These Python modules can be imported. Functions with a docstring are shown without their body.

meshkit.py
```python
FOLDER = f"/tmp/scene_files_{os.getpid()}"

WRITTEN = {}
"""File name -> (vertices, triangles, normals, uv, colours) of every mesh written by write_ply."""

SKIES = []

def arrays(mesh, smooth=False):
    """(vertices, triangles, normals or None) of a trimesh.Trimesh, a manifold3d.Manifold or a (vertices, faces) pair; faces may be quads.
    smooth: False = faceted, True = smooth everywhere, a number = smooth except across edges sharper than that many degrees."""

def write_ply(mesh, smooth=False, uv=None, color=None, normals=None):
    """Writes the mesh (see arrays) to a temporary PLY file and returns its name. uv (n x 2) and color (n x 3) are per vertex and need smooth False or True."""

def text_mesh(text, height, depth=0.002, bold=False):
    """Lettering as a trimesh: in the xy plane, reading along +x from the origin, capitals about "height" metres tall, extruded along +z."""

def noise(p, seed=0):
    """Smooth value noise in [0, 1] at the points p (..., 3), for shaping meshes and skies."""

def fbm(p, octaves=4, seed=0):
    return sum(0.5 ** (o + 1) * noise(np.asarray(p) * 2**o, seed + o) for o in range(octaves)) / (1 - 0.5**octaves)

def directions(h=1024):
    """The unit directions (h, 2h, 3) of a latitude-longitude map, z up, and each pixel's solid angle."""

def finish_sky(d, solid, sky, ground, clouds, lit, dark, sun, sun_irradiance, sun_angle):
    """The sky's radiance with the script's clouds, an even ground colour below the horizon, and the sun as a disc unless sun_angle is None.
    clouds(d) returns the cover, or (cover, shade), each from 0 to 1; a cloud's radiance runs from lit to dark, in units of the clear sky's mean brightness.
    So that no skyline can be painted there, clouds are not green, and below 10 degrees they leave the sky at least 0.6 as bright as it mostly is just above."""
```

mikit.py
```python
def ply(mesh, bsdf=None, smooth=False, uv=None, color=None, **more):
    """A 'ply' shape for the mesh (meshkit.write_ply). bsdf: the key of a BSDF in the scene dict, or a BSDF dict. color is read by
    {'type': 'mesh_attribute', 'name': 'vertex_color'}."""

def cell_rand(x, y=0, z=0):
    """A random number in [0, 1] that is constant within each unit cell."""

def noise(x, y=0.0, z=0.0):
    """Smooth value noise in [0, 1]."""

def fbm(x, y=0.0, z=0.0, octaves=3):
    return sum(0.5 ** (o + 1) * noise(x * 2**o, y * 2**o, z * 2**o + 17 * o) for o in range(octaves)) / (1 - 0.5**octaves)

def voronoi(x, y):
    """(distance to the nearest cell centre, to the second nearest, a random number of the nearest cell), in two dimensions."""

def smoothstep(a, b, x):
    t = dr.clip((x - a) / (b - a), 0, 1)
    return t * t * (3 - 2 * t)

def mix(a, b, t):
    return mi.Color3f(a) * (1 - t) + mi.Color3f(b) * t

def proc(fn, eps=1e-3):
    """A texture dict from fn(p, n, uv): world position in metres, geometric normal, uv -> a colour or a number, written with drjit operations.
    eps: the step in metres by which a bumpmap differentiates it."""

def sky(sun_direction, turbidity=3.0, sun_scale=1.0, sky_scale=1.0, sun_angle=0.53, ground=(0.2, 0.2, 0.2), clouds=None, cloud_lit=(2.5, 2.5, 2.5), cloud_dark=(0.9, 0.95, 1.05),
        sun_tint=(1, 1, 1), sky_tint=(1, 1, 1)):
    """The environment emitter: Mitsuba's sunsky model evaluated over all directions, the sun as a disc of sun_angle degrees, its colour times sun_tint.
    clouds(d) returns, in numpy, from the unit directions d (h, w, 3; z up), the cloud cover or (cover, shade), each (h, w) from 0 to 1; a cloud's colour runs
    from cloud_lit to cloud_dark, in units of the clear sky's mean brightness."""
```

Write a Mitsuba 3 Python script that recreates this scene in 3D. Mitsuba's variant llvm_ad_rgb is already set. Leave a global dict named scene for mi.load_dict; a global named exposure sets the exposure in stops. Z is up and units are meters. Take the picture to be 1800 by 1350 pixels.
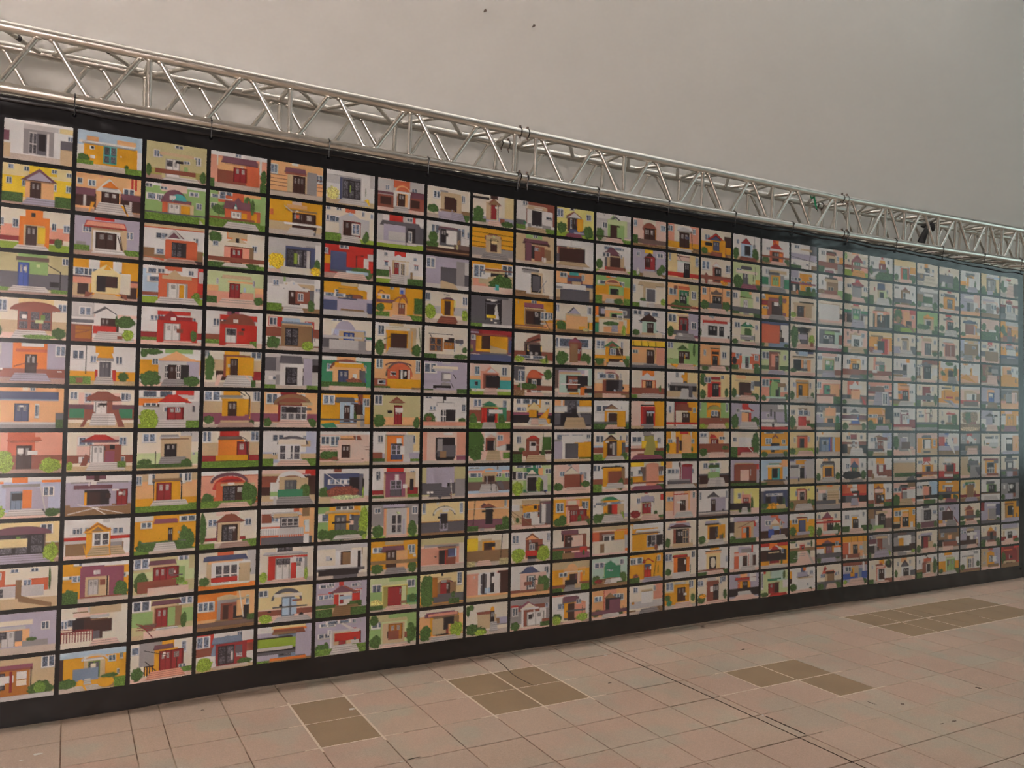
import math
import numpy as np
import drjit as dr
import mitsuba as mi
import trimesh
import mikit
import meshkit

T = mi.ScalarTransform4f
scene, labels = {}, {}

# ------------------------------------------------------------------ camera
EYE = np.array([0.3047, -4.4393, 1.3795])
YAW, PITCH, ROLL = 0.500737, 0.0322815, 0.0164524
FOCAL = 1421.29                                     # pixels, of an 1800 x 1350 frame
_fw = np.array([math.sin(YAW) * math.cos(PITCH), math.cos(YAW) * math.cos(PITCH), math.sin(PITCH)])
_rt = np.array([math.cos(YAW), -math.sin(YAW), 0.0])
_up = np.cross(_rt, _fw)
_up = -_rt * math.sin(ROLL) + _up * math.cos(ROLL)
scene['camera'] = {'type': 'perspective', 'fov': math.degrees(2 * math.atan(900 / FOCAL)), 'fov_axis': 'x', 'near_clip': 0.05, 'far_clip': 200.0,
                   'to_world': T().look_at(origin=EYE.tolist(), target=(EYE + _fw).tolist(), up=_up.tolist())}

# ------------------------------------------------------------------ daylight and exposure
scene['sky'] = {'type': 'constant', 'radiance': {'type': 'rgb', 'value': [28.0, 28.0, 28.0]}}  # even sky out of view, lighting the hall through the unseen windows
exposure = -0.08
UNSEEN_LAMP_WARM = (290.0, 278.0, 262.0)                                 # unseen lamps high above the banner, lighting wall and floor
FILL_PANEL_LIGHT = (14.5, 15.2, 15.6)                                 # added fill panels under the ceiling, brightening the right side
LAMPY = (0.010, 0.050)
UNSEEN_LAMPS = [(-3.4, 2.2, 7.2, 1.2), (-0.8, 2.2, 7.2, 1.1), (1.8, 2.2, 7.2, 1.0), (4.4, 2.2, 7.2, 1.0), (7.0, 2.2, 7.2, 0.45)]
FILL_PANELS = [(7.0, -2.8), (7.0, -5.8), (10.8, -2.8), (10.8, -5.8)]
BANROUGH = 0.22
BANSPEC = 0.5
PRINT = 0.95
PITCH_PX = 1.1
GLARE_TINT = (0.066, 0.086, 0.085)
UNSEEN_WIN_R = [(-9.6, -8.35), (-8.1, -6.85), (-6.6, -5.35), (-5.1, -3.85), (-3.6, -2.35)]  # right end wall: unseen windows, placed to give the glare on the banner
UNSEEN_WIN_F = [(-11.4, -9.6), (-9.3, -7.5), (-7.2, -5.4), (-5.1, -3.3), (-3.0, -1.2)]  # behind the viewer: unseen windows, placed to light banner and left wall

FLOOR = -0.13
NTH_ = ['first', 'second', 'third', 'fourth', 'fifth', 'sixth', 'seventh']
RX0, RX1, RY0, RY1, CEIL = -12.0, 16.0, -11.0, 0.46, 8.4


def lin(r, g, b):
    c = np.array([r, g, b]) / 255.0
    return np.where(c < 0.04045, c / 12.92, ((c + 0.055) / 1.055) ** 2.4)


# ------------------------------------------------------------------ materials
def rgb(c):
    return {'type': 'rgb', 'value': [float(x) for x in c]}


def principled(color, rough=0.5, metallic=0.0, spec=0.5, **more):
    d = {'type': 'principled', 'base_color': rgb(color) if not isinstance(color, dict) else color, 'roughness': rough, 'metallic': metallic, **more}
    if not metallic:
        d['specular'] = spec
    return d


def wall_fn(p, n, uv):
    m = mikit.fbm(p.x * 0.9, p.y * 0.9, p.z * 0.9, 4)
    g = mikit.noise(p.x * 60, p.y * 60, p.z * 60)
    return mi.Color3f(0.645, 0.625, 0.585) * (0.96 + 0.06 * m + 0.02 * g)


def wall_bump(p, n, uv):
    return mikit.fbm(p.x * 25, p.y * 25, p.z * 25, 3)


scene['mat_wall'] = {'type': 'twosided', 'bsdf': {'type': 'bumpmap', 'scale': 0.0012, 'arbitrary': mikit.proc(wall_bump), 'nested': {'type': 'diffuse', 'reflectance': mikit.proc(wall_fn)}}}
scene['mat_far_wall'] = {'type': 'twosided', 'bsdf': {'type': 'diffuse', 'reflectance': rgb((0.22, 0.21, 0.20))}}  # unseen walls, kept dark to hold back bounced light
scene['mat_ceiling'] = {'type': 'twosided', 'bsdf': {'type': 'diffuse', 'reflectance': rgb((0.40, 0.39, 0.37))}}  # ceiling out of view, toned down to cut bounce onto the floor


def tile_fn(base):
    def fn(p, n, uv):
        big = mikit.fbm(p.x * 2.2, p.y * 2.2, 0.0, 3)
        grain = mikit.noise(p.x * 260, p.y * 260, 0.0)
        fine = mikit.noise(p.x * 700, p.y * 700, 3.0)
        patch = mikit.smoothstep(0.45, 0.75, mikit.fbm(p.x * 5 + 7, p.y * 5, 2.0, 3))
        c = mikit.mix(mi.Color3f(*base), mi.Color3f(*[base[0] * 0.92, base[1] * 1.04, base[2] * 1.05]), patch)
        return c * (0.80 + 0.20 * big + 0.16 * grain + 0.10 * fine)
    return fn


TILE_TONES = [(0.465, 0.342, 0.264), (0.482, 0.350, 0.273), (0.450, 0.340, 0.268), (0.470, 0.333, 0.260)]
for _i, _c in enumerate(TILE_TONES):
    scene[f'mat_tile_{_i}'] = principled(mikit.proc(tile_fn(_c)), 0.55, spec=0.3)


def dark_tile_fn(p, n, uv):
    m = mikit.fbm(p.x * 4, p.y * 4, 5.0, 3)
    g = mikit.noise(p.x * 300, p.y * 300, 0.0)
    return mi.Color3f(0.272, 0.191, 0.117) * (0.86 + 0.2 * m + 0.08 * g)


scene['mat_dark_tile'] = principled(mikit.proc(dark_tile_fn), 0.5, spec=0.35)


def mortar_fn(p, n, uv):
    m = mikit.fbm(p.x * 6, p.y * 6, 1.0, 3)
    return mikit.mix(mi.Color3f(0.20, 0.135, 0.10), mi.Color3f(0.42, 0.33, 0.25), mikit.smoothstep(0.42, 0.62, m))


scene['mat_mortar'] = {'type': 'diffuse', 'reflectance': mikit.proc(mortar_fn)}
scene['mat_light_grout'] = {'type': 'diffuse', 'reflectance': rgb((0.66, 0.54, 0.43))}
scene['mat_grout'] = {'type': 'diffuse', 'reflectance': rgb((0.50, 0.40, 0.31))}
scene['mat_dark_joint'] = {'type': 'diffuse', 'reflectance': rgb((0.06, 0.04, 0.032))}


def alu_fn(p, n, uv):
    a = mikit.fbm(p.x * 9, p.y * 30, p.z * 30, 3)
    b = mikit.noise(p.x * 45, p.y * 160, p.z * 160)
    return mi.Color3f(0.80, 0.765, 0.70) * (0.80 + 0.22 * a + 0.08 * b)


def alu_rough(p, n, uv):
    return 0.30 + 0.16 * mikit.fbm(p.x * 14, p.y * 40, p.z * 40, 2)


scene['mat_aluminium'] = {'type': 'principled', 'base_color': mikit.proc(alu_fn), 'metallic': 1.0, 'roughness': mikit.proc(alu_rough)}
scene['mat_weld'] = principled((0.85, 0.83, 0.80), 0.35, 1.0)
scene['mat_pin'] = principled((0.10, 0.07, 0.055), 0.5)
scene['mat_black_plastic'] = principled((0.012, 0.012, 0.013), 0.4)
scene['mat_tape'] = principled((0.02, 0.016, 0.018), 0.45)
scene['mat_green_cloth'] = {'type': 'twosided', 'bsdf': principled((0.01, 0.16, 0.07), 0.8)}
scene['mat_black_cloth'] = {'type': 'twosided', 'bsdf': principled((0.012, 0.012, 0.013), 0.8)}
scene['mat_eyelet'] = principled((0.8, 0.8, 0.8), 0.3, 1.0)
scene['mat_white_paint'] = principled((0.62, 0.58, 0.52), 0.5)
scene['mat_stain'] = {'type': 'diffuse', 'reflectance': rgb((0.11, 0.075, 0.06))}
scene['mat_window_frame'] = principled((0.5, 0.5, 0.5), 0.4)
scene['mat_warming_glass'] = {'type': 'thindielectric', 'specular_transmittance': rgb((0.98, 0.86, 0.82))}  # tint chosen to warm the light from the unseen front windows
scene['mat_glare_tint_glass'] = {'type': 'thindielectric', 'specular_transmittance': rgb(GLARE_TINT)}  # dark tint sets strength and green cast of the banner glare
scene['mat_lamp_body'] = principled((0.7, 0.7, 0.7), 0.5)
# the vinyl print: ink colours come with the mesh, the gloss is the same for the black border and the photographs
scene['mat_vinyl'] = {'type': 'twosided', 'bsdf': principled((0.0065, 0.0065, 0.0072), BANROUGH, spec=BANSPEC)}
scene['mat_print'] = {'type': 'twosided', 'bsdf': principled({'type': 'mesh_attribute', 'name': 'vertex_color'}, BANROUGH, spec=BANSPEC)}


# ------------------------------------------------------------------ mesh helpers
def put(key, mesh, mat, smooth=False, label=None, category=None, group=None, kind=None, **more):
    scene[key] = mikit.ply(mesh, mat, smooth=smooth, **more)
    tag(key, label, category, group, kind)
    return key


def tag(key, label=None, category=None, group=None, kind=None):
    d = {k: v for k, v in (('label', label), ('category', category), ('group', group), ('kind', kind)) if v}
    if d:
        labels[key] = d


COUNT = {}


def num(name):
    n = COUNT.get(name, 0)
    COUNT[name] = n + 1
    return name if n == 0 else f'{name}_{n:03d}'


def box(x0, x1, y0, y1, z0, z1):
    m = trimesh.creation.box((x1 - x0, y1 - y0, z1 - z0))
    m.apply_translation(((x0 + x1) / 2, (y0 + y1) / 2, (z0 + z1) / 2))
    return m


def tube(points, radius, sides=10, cap=True):
    p = np.asarray(points, float)
    t = np.gradient(p, axis=0)
    t /= np.linalg.norm(t, axis=1, keepdims=True)
    ref = np.eye(3)[np.argmin(np.abs(t).max(0))]
    a = np.cross(t, ref)
    a /= np.linalg.norm(a, axis=1, keepdims=True)
    b = np.cross(t, a)
    ang = np.arange(sides) * 2 * math.pi / sides
    r = np.broadcast_to(radius, (len(p),))[:, None, None]
    v = (p[:, None] + r * (np.cos(ang)[None, :, None] * a[:, None] + np.sin(ang)[None, :, None] * b[:, None])).reshape(-1, 3)
    f = []
    for i in range(len(p) - 1):
        for j in range(sides):
            k = (j + 1) % sides
            q = (i * sides + j, i * sides + k, (i + 1) * sides + k, (i + 1) * sides + j)
            f += [(q[0], q[2], q[1]), (q[0], q[3], q[2])]
    if cap:
        n = len(v)
        v = np.vstack([v, p[0], p[-1]])
        e = (len(p) - 1) * sides
        for j in range(sides):
            k = (j + 1) % sides
            f += [(n, j, k), (n + 1, e + k, e + j)]
    m = trimesh.Trimesh(v, f, process=False)
    m.fix_normals()
    return m


def cat(ms):
    return trimesh.util.concatenate(ms)


# ------------------------------------------------------------------ the hall
TILE = 0.2886
XS = [0.606 - TILE * k for k in range(45, 0, -1)] + [0.606, 0.742, 1.030, 1.327, 1.616, 1.905, 2.193, 2.4795, 2.7665, 3.058, 3.349, 3.4065, 3.703, 3.9915, 4.280, 4.5685, 4.857, 5.1455, 5.434, 5.7135, 5.995, 6.150, 6.420, 6.710, 6.980] + [6.98 + TILE * k for k in range(1, 31)]
YS = [0.01 + 0.2905 * k for k in range(2, -39, -1)]
put('floor', box(RX0, RX1, RY0, RY1, FLOOR - 0.2, FLOOR - 0.004), 'mat_mortar', kind='structure', label='terracotta tiled floor of the hall in front of the photo banner')
VIS = [(-0.3, 0.30), (-0.3, -0.62), (3.9, -2.75), (5.5, -2.1), (8.9, -0.35), (8.9, 0.30)]


def inside(x, y):
    r, n = False, len(VIS)
    for i in range(n):
        (x1, y1), (x2, y2) = VIS[i], VIS[(i + 1) % n]
        if (y1 > y) != (y2 > y) and x < (x2 - x1) * (y - y1) / (y2 - y1) + x1:
            r = not r
    return r


def tile_mesh(x0, x1, y0, y1, top, g=0.0022, ch=0.0016):
    x0, x1, y0, y1 = x0 + g, x1 - g, y0 + g, y1 - g
    v = [(x0, y0, FLOOR - 0.0045), (x1, y0, FLOOR - 0.0045), (x1, y1, FLOOR - 0.0045), (x0, y1, FLOOR - 0.0045),
         (x0, y0, top - ch), (x1, y0, top - ch), (x1, y1, top - ch), (x0, y1, top - ch),
         (x0 + ch, y0 + ch, top), (x1 - ch, y0 + ch, top), (x1 - ch, y1 - ch, top), (x0 + ch, y1 - ch, top)]
    f = [(8, 9, 10), (8, 10, 11)]
    for a in (0, 4):
        for j in range(4):
            k = (j + 1) % 4
            f += [(a + j, a + k, a + 4 + k), (a + j, a + 4 + k, a + 4 + j)]
    return np.array(v, float), np.array(f)


DARK = {(1.327, 0), (1.327, 1), (2.193, 0), (2.193, 1), (2.4795, 0), (2.4795, 1), (3.703, 2), (3.9915, 2), (3.9915, 3)}
DARK |= {(x, r) for x in (5.434, 5.7135, 5.995, 6.150, 6.420, 6.710) for r in (0, 1)}
rng = np.random.default_rng(7)
rest_v, rest_f, rest_n = [], [], 0
for i in range(len(XS) - 1):
    x0, x1 = XS[i], XS[i + 1]
    for j in range(len(YS) - 1):
        y1, y0 = YS[j], YS[j + 1]
        if x1 < RX0 or x0 > RX1 or y0 < RY0 or y1 > RY1:
            continue
        top = FLOOR + rng.uniform(-0.0004, 0.0004)
        x0c, x1c, y0c, y1c = max(x0, RX0), min(x1, RX1), max(y0, RY0), min(y1, RY1)
        near = any(inside(a, b) for a in (x0, (x0 + x1) / 2, x1) for b in (y0, (y0 + y1) / 2, y1))
        row = round((0.01 - 0.2905 - y1) / 0.2905)
        g = 0.0022 if x1 - x0 > 0.1 else 0.0032
        if abs(x1 - 3.349) < 1e-3 or abs(x0 - 3.349) < 1e-3:
            g = 0.0036
        m = tile_mesh(x0c, x1c, y0c, y1c, top, g)
        if near and (x0, row) in DARK:
            put(num('floor__tile'), m, 'mat_dark_tile', label='darker olive brown floor tile')
        elif near:
            put(num('floor__tile'), m, f'mat_tile_{rng.integers(len(TILE_TONES))}')
        else:
            rest_v.append(m[0])
            rest_f.append(m[1] + rest_n)
            rest_n += len(m[0])
put('floor__outer_tile', (np.vstack(rest_v), np.vstack(rest_f)), 'mat_tile_0', kind='stuff', label='floor tiles further out in the hall')


def flat(poly, z, h=0.0012):
    """A thin raised patch with the outline poly lying on the floor."""
    p = np.asarray(poly, float)
    n = len(p)
    v = np.vstack([np.c_[p, np.full(n, z)], np.c_[p, np.full(n, z + h)], [[*p.mean(0), z + h]]])
    f = [(2 * n, n + j, n + (j + 1) % n) for j in range(n)]
    for j in range(n):
        k = (j + 1) % n
        f += [(j, k, n + k), (j, n + k, n + j)]
    m = trimesh.Trimesh(v, f, process=False)
    if np.linalg.det(np.stack([p[1] - p[0], p[2] - p[1]])) < 0:
        m.invert()
    return m


def strip(x0, y0, x1, y1, w):
    d = np.array([x1 - x0, y1 - y0])
    n = np.array([-d[1], d[0]]) / np.linalg.norm(d) * w / 2
    a, b = np.array([x0, y0]), np.array([x1, y1])
    return [a - n, b - n, b + n, a + n]


Y = [0.01 - 0.2905 * (k + 1) for k in range(8)]      # the row joints from the banner outwards
LIGHT = []
for xa, xb, ra, rb, cols in ((1.327, 1.616, 0, 2, (1.327, 1.616)), (2.193, 2.7665, 0, 2, (2.193, 2.4795, 2.7665))):
    for r in range(ra, rb + 1):
        LIGHT.append((xa - 0.07, Y[r], xb + 0.10, Y[r], 0.0085 if r in (ra, rb) else 0.0065))
    for x in cols:
        LIGHT.append((x, Y[ra] + 0.035, x, Y[rb] - 0.045, 0.0105))
LIGHT += [(3.62, Y[2], 4.29, Y[2], 0.0075), (3.40, Y[3], 4.36, Y[3], 0.0085), (3.95, Y[4], 4.36, Y[4], 0.0085), (3.703, Y[2], 3.703, Y[3], 0.0075), (3.9915, Y[2], 3.9915, Y[4] - 0.03, 0.0085)]
LIGHT += [(5.40, Y[0], 7.02, Y[0], 0.010), (5.36, Y[1], 7.08, Y[1], 0.011), (5.38, Y[2], 7.2, Y[2], 0.012), (5.434, Y[0], 5.434, Y[2] - 0.06, 0.009), (5.995, Y[0], 5.995, Y[2] - 0.07, 0.009), (5.7135, Y[0], 5.7135, Y[2], 0.006), (6.42, Y[1] - 0.15, 6.42, Y[2], 0.005)]
for s in LIGHT:
    put(num('floor__grout_line'), flat(strip(*s), FLOOR - 0.0041, 0.0048), 'mat_light_grout', label='pale grout line round the darker tiles')
for s in [(3.5, Y[5], 6.2, Y[5], 0.006), (3.45, Y[4], 7.4, Y[4], 0.005), (4.3, Y[3], 6.4, Y[3], 0.005), (3.5, Y[1], 5.4, Y[1], 0.005), (4.28, Y[2], 5.38, Y[2], 0.005), (1.9, Y[2], 2.2, Y[2], 0.004), (2.77, Y[1], 3.3, Y[1], 0.005)]:
    put(num('floor__grout_line'), flat(strip(*s), FLOOR - 0.0041, 0.0046), 'mat_grout', label='light grout line between floor tiles')
put('floor__joint_gap', flat(strip(3.4065, -1.471, 3.4065, -1.713, 0.010), FLOOR - 0.0041, 0.0047), 'mat_dark_joint', label='short open black slit beside the narrow joint')
put('floor__joint_gap_001', flat(strip(3.349, -0.5, 3.349, -2.9, 0.0055), FLOOR - 0.0041, 0.0042), 'mat_dark_joint', label='long dark joint along the narrow strip')
crack = [(2.590, 0.03), (2.606, -0.02), (2.619, -0.076), (2.610, -0.15), (2.603, -0.21), (2.589, -0.277), (2.576, -0.35), (2.574, -0.423), (2.580, -0.49), (2.587, -0.569)]
put('floor__crack', cat([flat(strip(*a, *b, 0.0055 if k < 5 else 0.0042), FLOOR - 0.002, 0.0029) for k, (a, b) in enumerate(zip(crack, crack[1:]))]), 'mat_dark_joint', label='thin black crack running out from under the banner')


def blob(x, y, rx, ry, seed, n=14):
    r = np.random.default_rng(seed)
    k = 0.8 + 0.4 * r.random(n)
    a = np.arange(n) * 2 * math.pi / n
    return np.c_[x + rx * k * np.cos(a), y + ry * k * np.sin(a)]


for k, (x, y, rx, ry) in enumerate([(0.234, -0.385, 0.017, 0.010), (0.174, -0.424, 0.008, 0.005), (3.268, -0.288, 0.014, 0.006), (1.600, -1.15, 0.012, 0.004), (1.655, -1.142, 0.03, 0.003), (3.405, -1.452, 0.006, 0.006)]):
    put(num('floor__paint_spot'), flat(blob(x, y, rx, ry, k), FLOOR - 0.0004, 0.0011), 'mat_white_paint', label='whitish splash on the floor')
for k, (x, y, rx, ry) in enumerate([(4.192, -1.666, 0.012, 0.009), (4.811, -1.694, 0.010, 0.016), (4.213, -1.936, 0.014, 0.006), (4.124, -1.93, 0.013, 0.004), (4.146, -0.568, 0.014, 0.006), (4.056, -1.58, 0.004, 0.03), (0.93, -0.16, 0.008, 0.004), (2.99, -0.72, 0.012, 0.006)]):
    put(num('floor__stain'), flat(blob(x, y, rx, ry, k + 20), FLOOR - 0.0004, 0.0010), 'mat_stain', label='small dark stain on the floor')

put('wall_back', box(RX0, RX1, RY1, RY1 + 0.25, FLOOR - 0.2, CEIL + 0.2), 'mat_wall', kind='structure', label='plain off-white plastered wall behind the truss')
put('wall_left', box(RX0 - 0.25, RX0, RY0, RY1 + 0.25, FLOOR - 0.2, CEIL + 0.2), 'mat_far_wall', kind='structure', label='unseen plain wall at the left end of the hall')
put('ceiling', box(RX0 - 0.25, RX1 + 0.25, RY0 - 0.25, RY1 + 0.25, CEIL + 0.2, CEIL + 0.4), 'mat_ceiling', kind='structure', label='unseen flat ceiling of the hall')
# tall unseen windows, placed right for the banner glare, behind left for frontal light
def window_wall(key, text, along, at, depth, lo, hi, wins, z0, z1, first, glass):
    """A wall with openings: along is the axis it runs on, at its inner face, depth its thickness (signed, outwards)."""
    def slab(a, b, p, q, za, zb):
        c = sorted((at + depth * p, at + depth * q))
        return box(c[0], c[1], a, b, za, zb) if along == 'y' else box(a, b, c[0], c[1], za, zb)
    edges = [lo] + [e for w in wins for e in w] + [hi]
    m = [slab(lo, hi, 0, 1, FLOOR - 0.2, z0), slab(lo, hi, 0, 1, z1, CEIL + 0.2)] + [slab(a, b, 0, 1, z0, z1) for a, b in zip(edges[::2], edges[1::2])]
    put(key, cat(m), 'mat_far_wall', kind='structure', label=text)
    for k, (a, b) in enumerate(wins):
        w = f'unseen_window_{first + k}'
        fr = [slab(a, a + 0.06, 0.4, 0.65, z0, z1), slab(b - 0.06, b, 0.4, 0.65, z0, z1), slab(a, b, 0.4, 0.65, z0, z0 + 0.06), slab(a, b, 0.4, 0.65, z1 - 0.06, z1), slab(a, b, 0.4, 0.65, 2.4, 2.48)]
        put(w, cat(fr), 'mat_window_frame', kind='structure', label='one of the tall unseen windows lighting the hall')
        c = at + depth * 0.5
        q = [(c, a, z0), (c, b, z0), (c, b, z1), (c, a, z1)] if along == 'y' else [(a, c, z0), (b, c, z0), (b, c, z1), (a, c, z1)]
        put(f'{w}__pane', (np.array(q), np.array([(0, 2, 1), (0, 3, 2)])), glass, label='large glass pane of the unseen windows, tinted to set their light')


window_wall('wall_right', 'unseen end wall of the hall with tall windows', 'y', RX1, 0.25, RY0 - 0.25, RY1 + 0.25, UNSEEN_WIN_R, 0.45, 5.6, 1, 'mat_glare_tint_glass')
window_wall('wall_front', 'wall behind the viewer with tall unseen windows towards the left', 'x', RY0, -0.25, RX0 - 0.25, RX1 + 0.25, UNSEEN_WIN_F, 0.1, 3.1, 1 + len(UNSEEN_WIN_R), 'mat_warming_glass')

# ------------------------------------------------------------------ unseen lamps and added fill panels
for k, (x, L, h, power) in enumerate(UNSEEN_LAMPS):            # unseen twin-tube fittings on thin cables above the truss, lighting wall and floor
    key = num('unseen_linear_lamp')
    put(f'{key}__housing', box(x - L / 2 - 0.03, x + L / 2 + 0.03, LAMPY[0] - 0.03, LAMPY[1] + 0.03, h + 0.012, h + 0.06), 'mat_lamp_body')
    for s in (-1, 1):
        put(num(f'{key}__cable'), tube([(x + s * L * 0.4, sum(LAMPY) / 2, h + 0.055), (x + s * L * 0.4, sum(LAMPY) / 2, CEIL + 0.21)], 0.004, 6), 'mat_black_plastic')
    for y in LAMPY:
        d = mikit.ply((np.array([(x - L / 2, y - 0.006, h), (x + L / 2, y - 0.006, h), (x + L / 2, y + 0.006, h), (x - L / 2, y + 0.006, h)]), np.array([(0, 2, 1), (0, 3, 2)])), 'mat_lamp_body')
        d['emitter'] = {'type': 'area', 'radiance': rgb(np.array(UNSEEN_LAMP_WARM) * power)}
        scene[num(f'{key}__tube')] = d
    tag(key, f'unseen hanging twin-tube linear lamp above the truss, {NTH_[k]} from the left', 'lamp')
for k, (x, y) in enumerate(FILL_PANELS):  # fill light added for the right of wall, floor and banner
    key = num('added_fill_panel')
    put(f'{key}__frame', box(x - 0.63, x + 0.63, y - 0.33, y + 0.33, CEIL + 0.16, CEIL + 0.2), 'mat_lamp_body')
    d = mikit.ply((np.array([(x - 0.6, y - 0.3, CEIL + 0.155), (x + 0.6, y - 0.3, CEIL + 0.155), (x + 0.6, y + 0.3, CEIL + 0.155), (x - 0.6, y + 0.3, CEIL + 0.155)]), np.array([(0, 2, 1), (0, 3, 2)])), 'mat_lamp_body')
    d['emitter'] = {'type': 'area', 'radiance': rgb(FILL_PANEL_LIGHT)}
    scene[f'{key}__diffuser'] = d
    tag(key, f'added fill panel on the ceiling, {NTH_[k]} of the four over the right of the hall', 'lamp')

# ------------------------------------------------------------------ the truss
CR, BR, YB, DZ = 0.0255, 0.0125, 0.258, 0.290


def zc(x):
    return 2.8525 + max(0.0, x - 5.79) * 0.0150


def zt(x):
    return zc(x) + DZ + max(0.0, x - 5.79) * 0.0035


# braces of the side faces: (kind, x at the top chord, x at the bottom chord); a post stands where both are equal
F = [('/', .123, -.028), ('\\', .182, .346), ('/', .572, .404), ('|', .611, .616), ('\\', .659, .824), ('/', 1.055, .888), ('\\', 1.112, 1.276), ('|', 1.319, 1.320), ('/', 1.533, 1.364), ('\\', 1.591, 1.749), ('/', 1.981, 1.806), ('|', 2.022, 2.017), ('\\', 2.067, 2.225), ('/', 2.461, 2.292), ('\\', 2.517, 2.675), ('|', 2.728, 2.718),
     ('|', 2.880, 2.878), ('\\', 2.926, 3.082), ('/', 3.318, 3.147), ('\\', 3.372, 3.532), ('|', 3.579, 3.575), ('/', 3.793, 3.622), ('\\', 3.855, 3.998), ('/', 4.249, 4.063), ('|', 4.282, 4.272), ('\\', 4.328, 4.472), ('/', 4.730, 4.550), ('\\', 4.776, 4.925), ('|', 4.983, 4.976), ('/', 5.198, 5.009), ('\\', 5.252, 5.395), ('/', 5.650, 5.454), ('|', 5.687, 5.672),
     ('|', 5.836, 5.829), ('\\', 5.891, 6.024), ('/', 6.273, 6.093), ('|', 6.304, 6.291), ('\\', 6.358, 6.486), ('|', 6.550, 6.541), ('/', 6.753, 6.588), ('\\', 6.829, 6.961), ('|', 7.015, 7.002), ('/', 7.239, 7.051), ('|', 7.266, 7.247), ('\\', 7.322, 7.463), ('/', 7.711, 7.525), ('|', 7.741, 7.720), ('\\', 7.790, 7.924), ('|', 7.981, 7.965), ('/', 8.203, 8.011), ('|', 8.235, 8.212), ('\\', 8.27, 8.42), ('|', 8.72, 8.72), ('/', 8.66, 8.49)]
F += [('\\', -.27, -.09), ('|', -.085, -.085)]
SECT = [(-0.30, 2.790), (2.790, 5.790), (5.790, 8.79)]


def rod(a, b, r, sides=12):
    return tube([a, b], r, sides)


def weld(p, r=0.017):
    m = trimesh.creation.icosphere(1, r)
    m.apply_scale((1, 1, 0.55))
    m.apply_translation(p)
    return m


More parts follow.
